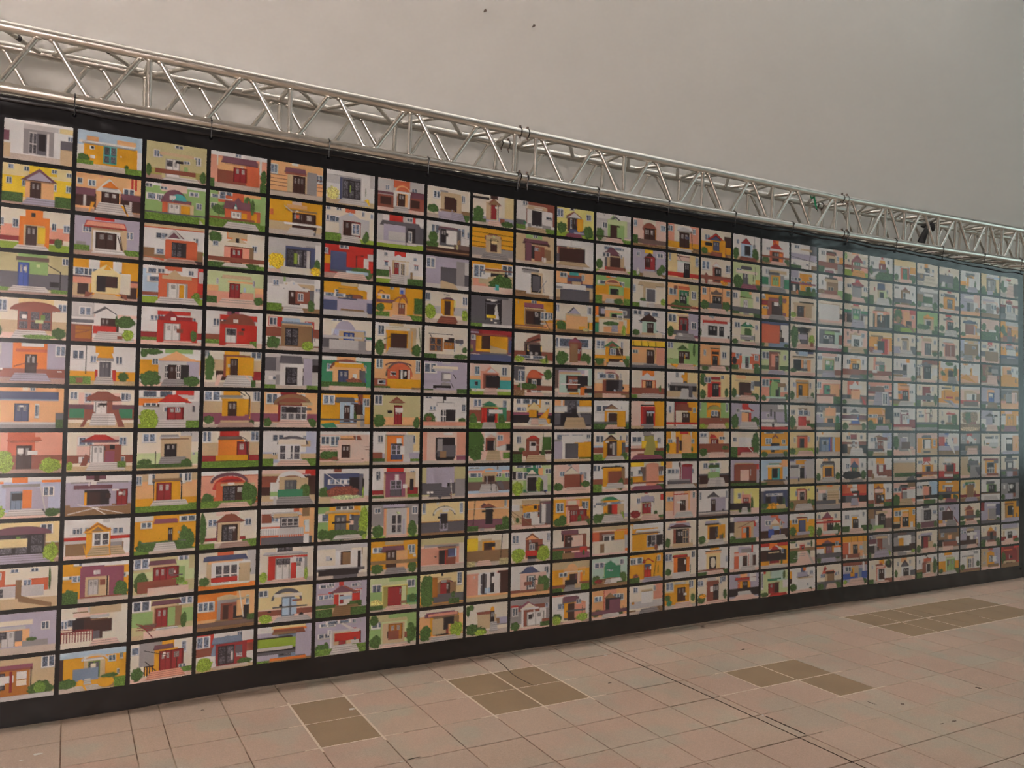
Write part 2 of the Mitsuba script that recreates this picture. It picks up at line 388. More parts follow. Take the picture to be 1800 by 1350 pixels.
WHERE = ['left section of the silver aluminium truss, left of the first bolted joint', 'middle section of the silver aluminium truss between the two bolted joints', 'right section of the silver aluminium truss carrying the black strap']
for (xa, xb), text in zip(SECT, WHERE):
    key = num('truss_section')
    tag(key, text, 'truss', None)
    n = 24
    for y, zf, lab in ((0.0, zt, None), (YB, zt, None), (0.0, zc, None), (YB, zc, None)):
        put(num(f'{key}__chord'), tube([(x, y, zf(x)) for x in np.linspace(xa + 0.002, xb - 0.002, n)], CR, 24), 'mat_aluminium', smooth=40)
    for kind, xt, xm in F:
        if not (xa < 0.5 * (xt + xm) < xb):
            continue
        a, b = (xt, 0, zt(xt) - 0.016), (xm, 0, zc(xm) + 0.016)
        put(num(f'{key}__brace'), cat([rod(a, b, BR), weld((xt, 0, zt(xt) - CR)), weld((xm, 0, zc(xm) + CR))]), 'mat_aluminium', smooth=40)
        # the far side face is the mirror image: its diagonals meet where the near ones part
        xt2, xm2 = (xt, xm) if kind == '|' else (xm, xt)
        put(num(f'{key}__brace'), cat([rod((xt2, YB, zt(xt2) - 0.016), (xm2, YB, zc(xm2) + 0.016), BR), weld((xt2, YB, zt(xt2) - CR))]), 'mat_aluminium', smooth=40)
        put(num(f'{key}__brace'), cat([rod((xm, 0.016, zt(xm)), (xt, YB - 0.016, zt(xt)), BR)]), 'mat_aluminium', smooth=40)
        put(num(f'{key}__brace'), cat([rod((xt, 0.016, zc(xt)), (xm, YB - 0.016, zc(xm)), BR)]), 'mat_aluminium', smooth=40)
    if xb < 8:
        for y in (0.0, YB):
            for zf in (zt, zc):
                put(num(f'{key}__sleeve'), tube([(xb - 0.024, y, zf(xb)), (xb + 0.024, y, zf(xb))], CR + 0.0012, 24), 'mat_aluminium', smooth=40)
                for s in (-1, 1):
                    x = xb + s * 0.027
                    z = zf(x)
                    m = [rod((x, y, z - CR - 0.014), (x, y, z + CR + 0.012), 0.0055, 8), trimesh.creation.icosphere(1, 0.0085)]
                    m[1].apply_translation((x, y, z + CR + 0.012))
                    m.append(tube([(x + 0.0, y - 0.006, z - CR - 0.006), (x - 0.008, y - 0.016, z - CR - 0.016), (x - 0.004, y - 0.012, z - CR - 0.034)], 0.0022, 6))
                    m.append(tube([(x, y + (CR + 0.0025) * math.cos(q), z + (CR + 0.0025) * math.sin(q)) for q in np.linspace(0, 2 * math.pi, 17)], 0.0022, 5, cap=False))
                    put(num(f'{key}__coupler_pin'), cat(m), 'mat_pin', smooth=40, label='dark pin and clip of the bolted joint')

# the two towers that carry the truss, outside the picture
for xc, side in ((-0.46, 'left'), (8.96, 'right')):
    key = num('truss_tower')
    zz = zt(min(max(xc, 0), 8.8)) + CR
    for x in (xc - 0.13, xc + 0.13):
        for y in (0.0, YB):
            put(num(f'{key}__chord'), rod((x, y, FLOOR + 0.008), (x, y, zz), CR, 20), 'mat_aluminium', smooth=40)
    k = 0
    for z in np.arange(0.1, zz - 0.3, 0.34):
        for y in (0.0, YB):
            s = 1 if k % 2 else -1
            put(num(f'{key}__brace'), rod((xc - s * 0.115, y, z), (xc + s * 0.115, y, z + 0.34), BR), 'mat_aluminium', smooth=40)
        for x in (xc - 0.13, xc + 0.13):
            put(num(f'{key}__brace'), rod((x, 0.015, z), (x, YB - 0.015, z + 0.34), BR), 'mat_aluminium', smooth=40)
        k += 1
    put(f'{key}__base_plate', box(xc - 0.25, xc + 0.25, -0.12, YB + 0.12, FLOOR + 0.0005, FLOOR + 0.009), 'mat_aluminium')
    tag(key, f'upright aluminium truss tower at the {side} end of the truss', 'truss')

# ------------------------------------------------------------------ the banner
NC, NR, DU, PV, GAP = 27, 13, 0.30517, 0.21, 0.020
H = NR * PV - 0.018
BX0, BX1, BZ0 = -0.095, 8.315, -0.119
# how the cloth is stretched: measured shifts (mm) of the print at the top and the bottom edge, per column
TX = np.array([0, -2, 0, 2, 3, 4, -1, 2, -2, -1, -5, -2, -1, 0, -2, 1, -9, -7, -9, -6, -7, 1, 5, 8, 5, 15, 17]) / 1000
TZ = np.array([0, 2, 1, 2, 0, 0, -1, 0, -4, -3, -6, -2, 1, 4, 2, 3, -1, 1, -2, -1, -3, 1, 3, 2, -3, 2, 2]) / 1000
LX = np.array([-2, -2, -1, -1, -2, 2, 7, 6, 2, 2, 1, 0, 1, 1, -4, -8, 0, 0, -8, -12, -5, 2, -6, -6, -2, 8, 18]) / 1000
LZ = np.array([-10, -11, -8, 1, 8, 5, 4, 1, 4, 3, 3, 3, 6, 9, 8, 10, 6, 5, 6, 5, -1, -5, -8, -4, -7, -10, -14]) / 1000
CX = np.arange(NC) * DU


def warp(x, z):
    t = np.clip(z / H, -0.05, 1.05)
    dx = (1 - t) * np.interp(x, CX, LX) + t * np.interp(x, CX, TX)
    dz = (1 - t) * np.interp(x, CX, LZ) + t * np.interp(x, CX, TZ)
    bow = np.exp(-((x - 5.75) / 0.5) ** 2) * np.sin(np.pi * np.clip((z - 0.1) / 2.2, 0, 1))
    return x + dx - 0.022 * bow, z + dz


TIES = [0.286, 0.913, 1.536, 2.134, 2.743, 3.356, 3.954, 4.583, 5.184, 5.799, 6.415, 7.052, 7.669, 8.262]
TIEX = np.array(TIES)


def top_edge(x):
    z = np.interp(x, [-1, 0, 3.8, 5.2, 6.6, 7.5, 8.4], [2.822, 2.822, 2.822, 2.828, 2.818, 2.803, 2.802])
    d = np.min(np.abs(np.asarray(x)[..., None] - TIEX), axis=-1) / 0.31
    return z - np.clip(d, 0, 1) ** 2 * np.interp(x, [0, 3, 5, 8], [0.002, 0.003, 0.007, 0.009])


def relief(x, z):
    """How far the cloth stands out of its plane (metres, towards the viewer): slack folds, ripples at the ties and a crumpled lower edge."""
    x, z = np.broadcast_arrays(np.asarray(x, float), np.asarray(z, float))
    p = np.stack([x, z, 0 * x], -1)
    d = 0.004 * (meshkit.noise(p * [1.6, 0.7, 1], 3) - 0.5) + 0.0016 * (meshkit.noise(p * [5.0, 3.0, 1], 4) - 0.5)
    right = np.clip((x - 4.2) / 1.6, 0, 1)
    d = d + right * (0.0055 * np.exp(-((x - 5.49 + 0.05 * (z - 1.4)) / 0.10) ** 2) + 0.0045 * np.exp(-((x - 5.86 - 0.03 * (z - 1.4)) / 0.09) ** 2) + 0.003 * np.exp(-((x - 6.6) / 0.12) ** 2) + 0.003 * np.exp(-((x - 7.3) / 0.15) ** 2)) * np.clip((z + 0.1) / 0.8, 0, 1)
    # small creases just under the hem and a crumpled lower edge
    up = np.clip((z - 2.66) / 0.05, 0, 1) * np.clip((2.80 - z) / 0.03, 0, 1)
    d = d + up * 0.0035 * (meshkit.fbm(p * [7, 26, 1] + [0, 0, 9], 3, 5) - 0.5) * np.interp(x, [0, 1.4, 2.0, 5.0, 8], [2.2, 1.6, 0.6, 1.0, 1.3])
    low = np.clip((0.02 - z) / 0.04, 0, 1)
    q = np.stack([x + 0.5 * z, z, 0 * x], -1)
    d = d + low * (0.008 * (meshkit.fbm(q * [9, 7, 1] + [3, 0, 2], 3, 6) - 0.5) + 0.008 * np.clip((-z) / 0.12, 0, 1) * (meshkit.noise(p * [1.2, 0, 1], 8) - 0.2))
    return d


def cloth(x, z, lift=0.0):
    X, Z = warp(x, z)
    return np.stack([X, -relief(x, z) - lift, Z], -1)


def grid_faces(nx, ny):
    i = (np.arange(ny - 1)[:, None] * nx + np.arange(nx - 1)[None]).ravel()
    return np.vstack([np.c_[i, i + 1, i + nx + 1], np.c_[i, i + nx + 1, i + nx]])


gx, gt = np.linspace(BX0, BX1, 560), np.linspace(0, 1, 220)
zs = BZ0 + gt[:, None] * (top_edge(gx)[None] - 0.004 - BZ0)
sheet = cloth(np.broadcast_to(gx, zs.shape), zs)
sheet[..., 1] += 0.0012
put('photo_banner__sheet', (sheet.reshape(-1, 3), grid_faces(len(gx), len(gt))), 'mat_vinyl', smooth=True, label='glossy black vinyl sheet between and around the photos')
# the folded hem along the top: a flat tube that sags between the ties
hx = np.linspace(BX0, BX1, 420)
prof = np.array([(0.004, 0.0), (-0.006, -0.002), (-0.010, -0.010), (-0.009, -0.022), (-0.006, -0.034), (-0.001, -0.037), (0.004, -0.030), (0.005, -0.012)])
te = top_edge(hx)
wob = 0.6 * (meshkit.fbm(np.stack([hx * 5, 0 * hx, 0 * hx], -1), 3, 11) - 0.5)
v = np.stack([np.broadcast_to(hx[:, None], (len(hx), 8)), prof[None, :, 0] * (1 + wob[:, None]) - 0.001, te[:, None] + prof[None, :, 1] * (1 + 0.8 * wob[:, None])], -1)
ff = []
for i in range(len(hx) - 1):
    for j in range(8):
        k = (j + 1) % 8
        ff += [(i * 8 + j, (i + 1) * 8 + k, i * 8 + k), (i * 8 + j, (i + 1) * 8 + j, (i + 1) * 8 + k)]
hm = trimesh.Trimesh(v.reshape(-1, 3), ff, process=False)
put('photo_banner__hem', hm, 'mat_vinyl', smooth=True, label='folded black hem along the top')
tag('photo_banner', 'large glossy black banner printed with rows of building entrance photos, hung from the truss', 'banner')
for x, z in [(x, 2.775) for x in TIES] + [(8.262, 0.02 - 0.06), (8.262, 2.757)][:1]:
    a = np.linspace(0, 2 * math.pi, 17)
    y0 = -float(relief(x, z)) - 0.004
    put(num('photo_banner__eyelet'), tube([(x + 0.0065 * math.cos(q), y0, z + 0.0065 * math.sin(q)) for q in a], 0.0022, 6, cap=False), 'mat_eyelet', smooth=True, label='small metal eyelet')

# cable ties from the bottom chord to the eyelets
for k, x in enumerate(TIES + [2.812]):
    z0 = zc(x)
    r = CR + 0.0028
    pts = [(x, r * math.sin(q), z0 + r * math.cos(q)) for q in np.linspace(-1.75 - math.pi / 2 + 4.2, -math.pi / 2, 16)]
    pts += [(x + 0.001, -r * 0.82, z0 - 0.03), (x + 0.001, -0.016, z0 - 0.05), (x + 0.002, -0.013, 2.776)]
    m = [tube(pts, 0.0022, 6), box(x - 0.004, x + 0.004, -r - 0.005, -r + 0.002, z0 + 0.002, z0 + 0.010)]
    put(num('cable_tie'), cat(m), 'mat_black_plastic', smooth=40, label=f'thin black cable tie on the lower truss pipe, ' + ((NTH_ + ['eighth', 'ninth', 'tenth', 'eleventh', 'twelfth', 'thirteenth', 'fourteenth'])[k - (k > 4 and k < 14) * 0 + (k > 4 and k < 14)] if k < 5 else (['seventh', 'eighth', 'ninth', 'tenth', 'eleventh', 'twelfth', 'thirteenth', 'fourteenth', 'fifteenth'][k - 5] if k < 14 else 'sixth')) + ' from the left', category='cable tie', group='cable ties along the top of the banner')

# ------------------------------------------------------------------ the photographs printed on the banner
# Each string is one photograph, listed shape by shape: kind, ink colour, then two-digit positions in percent of the picture from its upper left corner.
INK = {'w': (236, 232, 230), 'W': (238, 226, 208), 'v': (204, 200, 200), 'V': (156, 152, 154), 'n': (92, 90, 96), 'k': (40, 36, 38), 'K': (58, 40, 37), 'c': (240, 216, 164), 'y': (246, 204, 62), 'Y': (230, 164, 52), 'q': (240, 230, 148),
       'o': (236, 136, 62), 'p': (232, 164, 142), 'O': (240, 184, 134), 'P': (238, 204, 192), 'r': (190, 62, 56), 'R': (124, 44, 46), 't': (206, 106, 74), 'T': (142, 84, 70), 'b': (66, 92, 168), 'B': (186, 208, 230), 'u': (66, 72, 100), 'U': (128, 146, 170),
       'l': (184, 178, 196), 'L': (100, 66, 76), 'm': (146, 86, 106), 'g': (104, 136, 62), 'G': (62, 86, 46), 'f': (146, 172, 68), 'e': (204, 216, 168), 'E': (152, 186, 122), 'd': (56, 114, 84), 'D': (168, 164, 94), 'j': (76, 168, 166), 'x': (208, 184, 150),
       'X': (146, 116, 86), 's': (204, 190, 180), 'S': (220, 214, 212), 'z': (182, 154, 144), 'Z': (96, 78, 72), 'h': (174, 114, 56), 'H': (200, 192, 148), 'i': (194, 220, 208), 'a': (192, 198, 222), 'A': (90, 190, 200)}
INK = {k: lin(*v) * PRINT for k, v in INK.items()}
NAME = {'w': 'white', 'W': 'cream', 'v': 'light grey', 'V': 'grey', 'n': 'dark grey', 'k': 'black', 'K': 'dark brown', 'c': 'pale yellow', 'y': 'yellow', 'Y': 'ochre', 'q': 'pale yellow', 'o': 'orange', 'p': 'salmon pink', 'O': 'peach', 'P': 'pale pink', 'r': 'red', 'R': 'dark red',
        't': 'terracotta', 'T': 'brown', 'b': 'blue', 'B': 'light blue', 'u': 'navy', 'U': 'grey blue', 'l': 'lilac grey', 'L': 'purple brown', 'm': 'mauve', 'g': 'green', 'G': 'dark green', 'f': 'green', 'e': 'pale green', 'E': 'green', 'd': 'green', 'D': 'olive', 'j': 'teal', 'x': 'beige',
        'X': 'brown', 's': 'stone', 'S': 'pale stone', 'z': 'brownish', 'Z': 'dark brown', 'h': 'wooden', 'H': 'olive beige', 'i': 'mint', 'a': 'pale blue', 'A': 'turquoise'}
ROOF = {'t': 'gabled', 'v': 'gabled', 'a': 'arched', 'c': 'arched', 'z': 'sloping', 'h': 'hipped'}
ROWS = ['top', 'second', 'third', 'fourth', 'fifth', 'sixth', 'seventh', 'eighth', 'ninth', 'tenth', 'eleventh', 'twelfth', 'bottom']
NTH = ['first', 'second', 'third', 'fourth', 'fifth', 'sixth', 'seventh', 'eighth', 'ninth', 'tenth', 'eleventh', 'twelfth', 'thirteenth', 'fourteenth', 'fifteenth', 'sixteenth', 'seventeenth', 'eighteenth', 'nineteenth', 'twentieth', 'twenty-first', 'twenty-second', 'twenty-third', 'twenty-fourth']


def pan(s):
    return [int(s[i:i + 2]) + (s[i:i + 2] == '99') for i in range(0, len(s), 2)]


def photo(text, nx, ny, seed):
    """The printed colours at the nx x ny corners of the photo's mesh: every shape covers what was listed before it."""
    r = np.random.default_rng(seed)
    S = 2
    w, h = nx * S, ny * S
    img = np.zeros((h, w, 3))
    us, vs = (np.arange(w) + 0.5) / w * 100, (np.arange(h) + 0.5) / h * 100
    g = r.random((h // 4 + 2, w // 4 + 2))
    coarse = np.repeat(np.repeat(g, 4, 0), 4, 1)[:h, :w]
    g2 = r.random((h // 2 + 1, w // 2 + 1))
    mid = np.repeat(np.repeat(g2, 2, 0), 2, 1)[:h, :w]
    leaf = 0.45 + 0.7 * coarse * mid + 0.55 * mid

    def fill(box_, mask, color, tex=None, a=1.0):
        x0, y0, x1, y1 = box_
        i0, i1 = int(max(0, x0 / 100 * w)), int(min(w, math.ceil(x1 / 100 * w)))
        j0, j1 = int(max(0, y0 / 100 * h)), int(min(h, math.ceil(y1 / 100 * h)))
        if i1 <= i0 or j1 <= j0:
            return
        u, v = us[None, i0:i1], vs[j0:j1, None]
        m = (u >= x0) & (u <= x1) & (v >= y0) & (v <= y1)
        if mask is not None:
            m = m & mask(u, v)
        c = np.broadcast_to(np.asarray(color, float), (j1 - j0, i1 - i0, 3))
        if tex is not None:
            c = c * tex[j0:j1, i0:i1, None]
        sub = img[j0:j1, i0:i1]
        sub[m] = sub[m] * (1 - a) + c[m] * a

    def rect(x0, y0, x1, y1, color, tex=None, a=1.0):
        fill((x0, y0, x1, y1), None, color, tex, a)

    for t in text.split():
        k = t[0]
        c = INK[t[1]]
        if k == 'B':
            y = int(t[3:5])
            rect(0, 0, 100, 100, c)
            rect(0, y, 100, 100, INK[t[2]], (0.86 + 0.22 * mid))
            continue
        if k == 'q':
            q = np.array(pan(t[2:]), float).reshape(4, 2)
            area = sum(q[i, 0] * q[(i + 1) % 4, 1] - q[(i + 1) % 4, 0] * q[i, 1] for i in range(4))
            sg = 1 if area > 0 else -1
            fill((*q.min(0), *q.max(0)), lambda u, v, q=q, sg=sg: np.all([sg * ((q[(i + 1) % 4, 0] - q[i, 0]) * (v - q[i, 1]) - (q[(i + 1) % 4, 1] - q[i, 1]) * (u - q[i, 0])) >= 0 for i in range(4)], axis=0), c)
            continue
        x0, y0, x1, y1 = pan(t[2:])
        if k == 'l':
            L = max(abs(x1 - x0), abs(y1 - y0), 1)
            e = 0.9
            fill((min(x0, x1) - e, min(y0, y1) - e * 1.4, max(x0, x1) + e, max(y0, y1) + e * 1.4), lambda u, v: (np.abs((x1 - x0) * (v - y0) - (y1 - y0) * (u - x0)) / math.hypot(x1 - x0, y1 - y0 + 1e-6) < e), c)
            continue
        x0, x1, y0, y1 = min(x0, x1), max(x0, x1), min(y0, y1), max(y0, y1)
        W_, H_ = x1 - x0, y1 - y0
        if W_ < 0.5 or H_ < 0.5:
            continue
        mx, my = (x0 + x1) / 2, (y0 + y1) / 2
        b4 = (x0, y0, x1, y1)
        if k == 'r':
            rect(*b4, c, 0.95 + 0.08 * mid)
        elif k == 't':
            fill(b4, lambda u, v: np.abs(u - mx) / (W_ / 2) <= (v - y0) / H_, c)
        elif k == 'v':
            fill(b4, lambda u, v: (np.abs(u - mx) / (W_ / 2) <= (v - y0) / H_) & (np.abs(u - mx) / (W_ / 2) >= (v - y0) / H_ - 0.28), c)
        elif k == 'a':
            fill(b4, lambda u, v: ((u - mx) / (W_ / 2)) ** 2 + ((v - y1) / H_) ** 2 <= 1, c)
        elif k == 'c':
            fill(b4, lambda u, v: (((u - mx) / (W_ / 2)) ** 2 + ((v - y1) / H_) ** 2 <= 1) & (((u - mx) / (W_ / 2 * 0.86)) ** 2 + ((v - y1) / (H_ * 0.66)) ** 2 >= 1), c)
        elif k in 'zh':
            ins = 0.12 if k == 'z' else 0.36
            fill(b4, lambda u, v: np.abs(u - mx) / (W_ / 2) <= 1 - ins * (1 - (v - y0) / H_) * 2 * (0.5 if k == 'z' else 1), c, 0.9 + 0.15 * mid)
            rect(x0, y1 - max(1.5, H_ * 0.12), x1, y1, c * 0.55)
        elif k == 'e':
            fill(b4, lambda u, v: ((u - mx) / (W_ / 2)) ** 2 + ((v - my) / (H_ / 2)) ** 2 <= 1, c)
        elif k == 'b':
            wob_ = r.random(24)
            fill(b4, lambda u, v: np.sqrt(((u - mx) / (W_ / 2)) ** 2 + ((v - my) / (H_ / 2)) ** 2) <= 0.80 + 0.24 * wob_[(((np.arctan2(v - my, u - mx) + 3.1416) / 6.2832 * 23.9)).astype(int)], c * 1.12, leaf)
        elif k == 'f':
            rect(*b4, c, leaf)
        elif k == 'd':
            rect(*b4, c * 0.45)
            rect(x0 + W_ * 0.09, y0 + H_ * 0.04, x1 - W_ * 0.09, y1, c, 0.92 + 0.14 * mid)
            rect(mx - W_ * 0.03, y0 + H_ * 0.04, mx + W_ * 0.03, y1, c * 0.6)
            pane = INK['v'] * (0.25 + 0.6 * r.random())
            rect(x0 + W_ * 0.20, y0 + H_ * 0.12, x0 + W_ * 0.40, y0 + H_ * 0.42, pane, 0.6 + 0.7 * mid)
            rect(x1 - W_ * 0.40, y0 + H_ * 0.12, x1 - W_ * 0.20, y0 + H_ * 0.42, pane, 0.6 + 0.7 * mid)
        elif k == 'w':
            rect(*b4, c)
            pane = np.array([0.10, 0.125, 0.17]) * (0.6 + 1.3 * r.random()) * PRINT
            for a_, b_ in ((0.10, 0.46), (0.56, 0.90)):
                rect(x0 + W_ * a_, y0 + H_ * 0.09, x0 + W_ * b_, y1 - H_ * 0.12, pane, 0.5 + 1.3 * coarse)
            rect(x0 - 0.6, y1 - 0.8, x1 + 0.6, y1 + 0.8, c * 0.6)
        elif k == 'G':
            rect(*b4, c)
            n_ = 3 if W_ > 28 else 2
            for a_ in range(n_):
                for b0, b1 in ((0.06, 0.50), (0.56, 0.94)):
                    rect(x0 + W_ * (a_ + 0.14) / n_, y0 + H_ * b0, x0 + W_ * (a_ + 0.88) / n_, y0 + H_ * b1, INK['n'] * (0.4 + 0.9 * r.random()), 0.35 + 1.9 * coarse * mid)
        elif k == 's':
            fill(b4, lambda u, v: np.abs(u - mx) / (W_ / 2) <= 0.74 + 0.26 * (v - y0) / H_, c)
            n_ = max(2, int(round(H_ / 5.5)))
            for a_ in range(n_):
                yy = y0 + H_ * (a_ + 0.58) / n_
                fill((x0, yy, x1, yy + H_ * 0.36 / n_), lambda u, v: np.abs(u - mx) / (W_ / 2) <= 0.74 + 0.26 * (v - y0) / H_, c * 0.58)
        elif k == 'p':
            fill(b4, lambda u, v: (np.mod(u - x0, 4.2) < 1.7) | (v - y0 < 3), c)
        if k in 'tazh' and y1 < 60 and W_ > 20:
            rect(x0 + W_ * 0.1, y1, x1 - W_ * 0.1, y1 + 3.2, INK['K'], None, 0.38)
    img *= (0.93 + 0.14 * r.random((h, w)))[..., None]
    return img.reshape(ny, S, nx, S, 3).mean((1, 3))


def describe(text, row, col):
    base = NAME[text[1]]
    roof = next((f'{NAME[t[1]]} {ROOF[t[0]]} porch roof' for t in text.split() if t[0] in 'tvaczh' and t[1] not in 'nk' and int(t[6:8]) - int(t[2:4]) > 25), None)
    s = f'photo of a {base} house entrance' + (f' with {roof}' if roof else '')
    return s + f', {ROWS[row]} row, {NTH[col]} from the left'


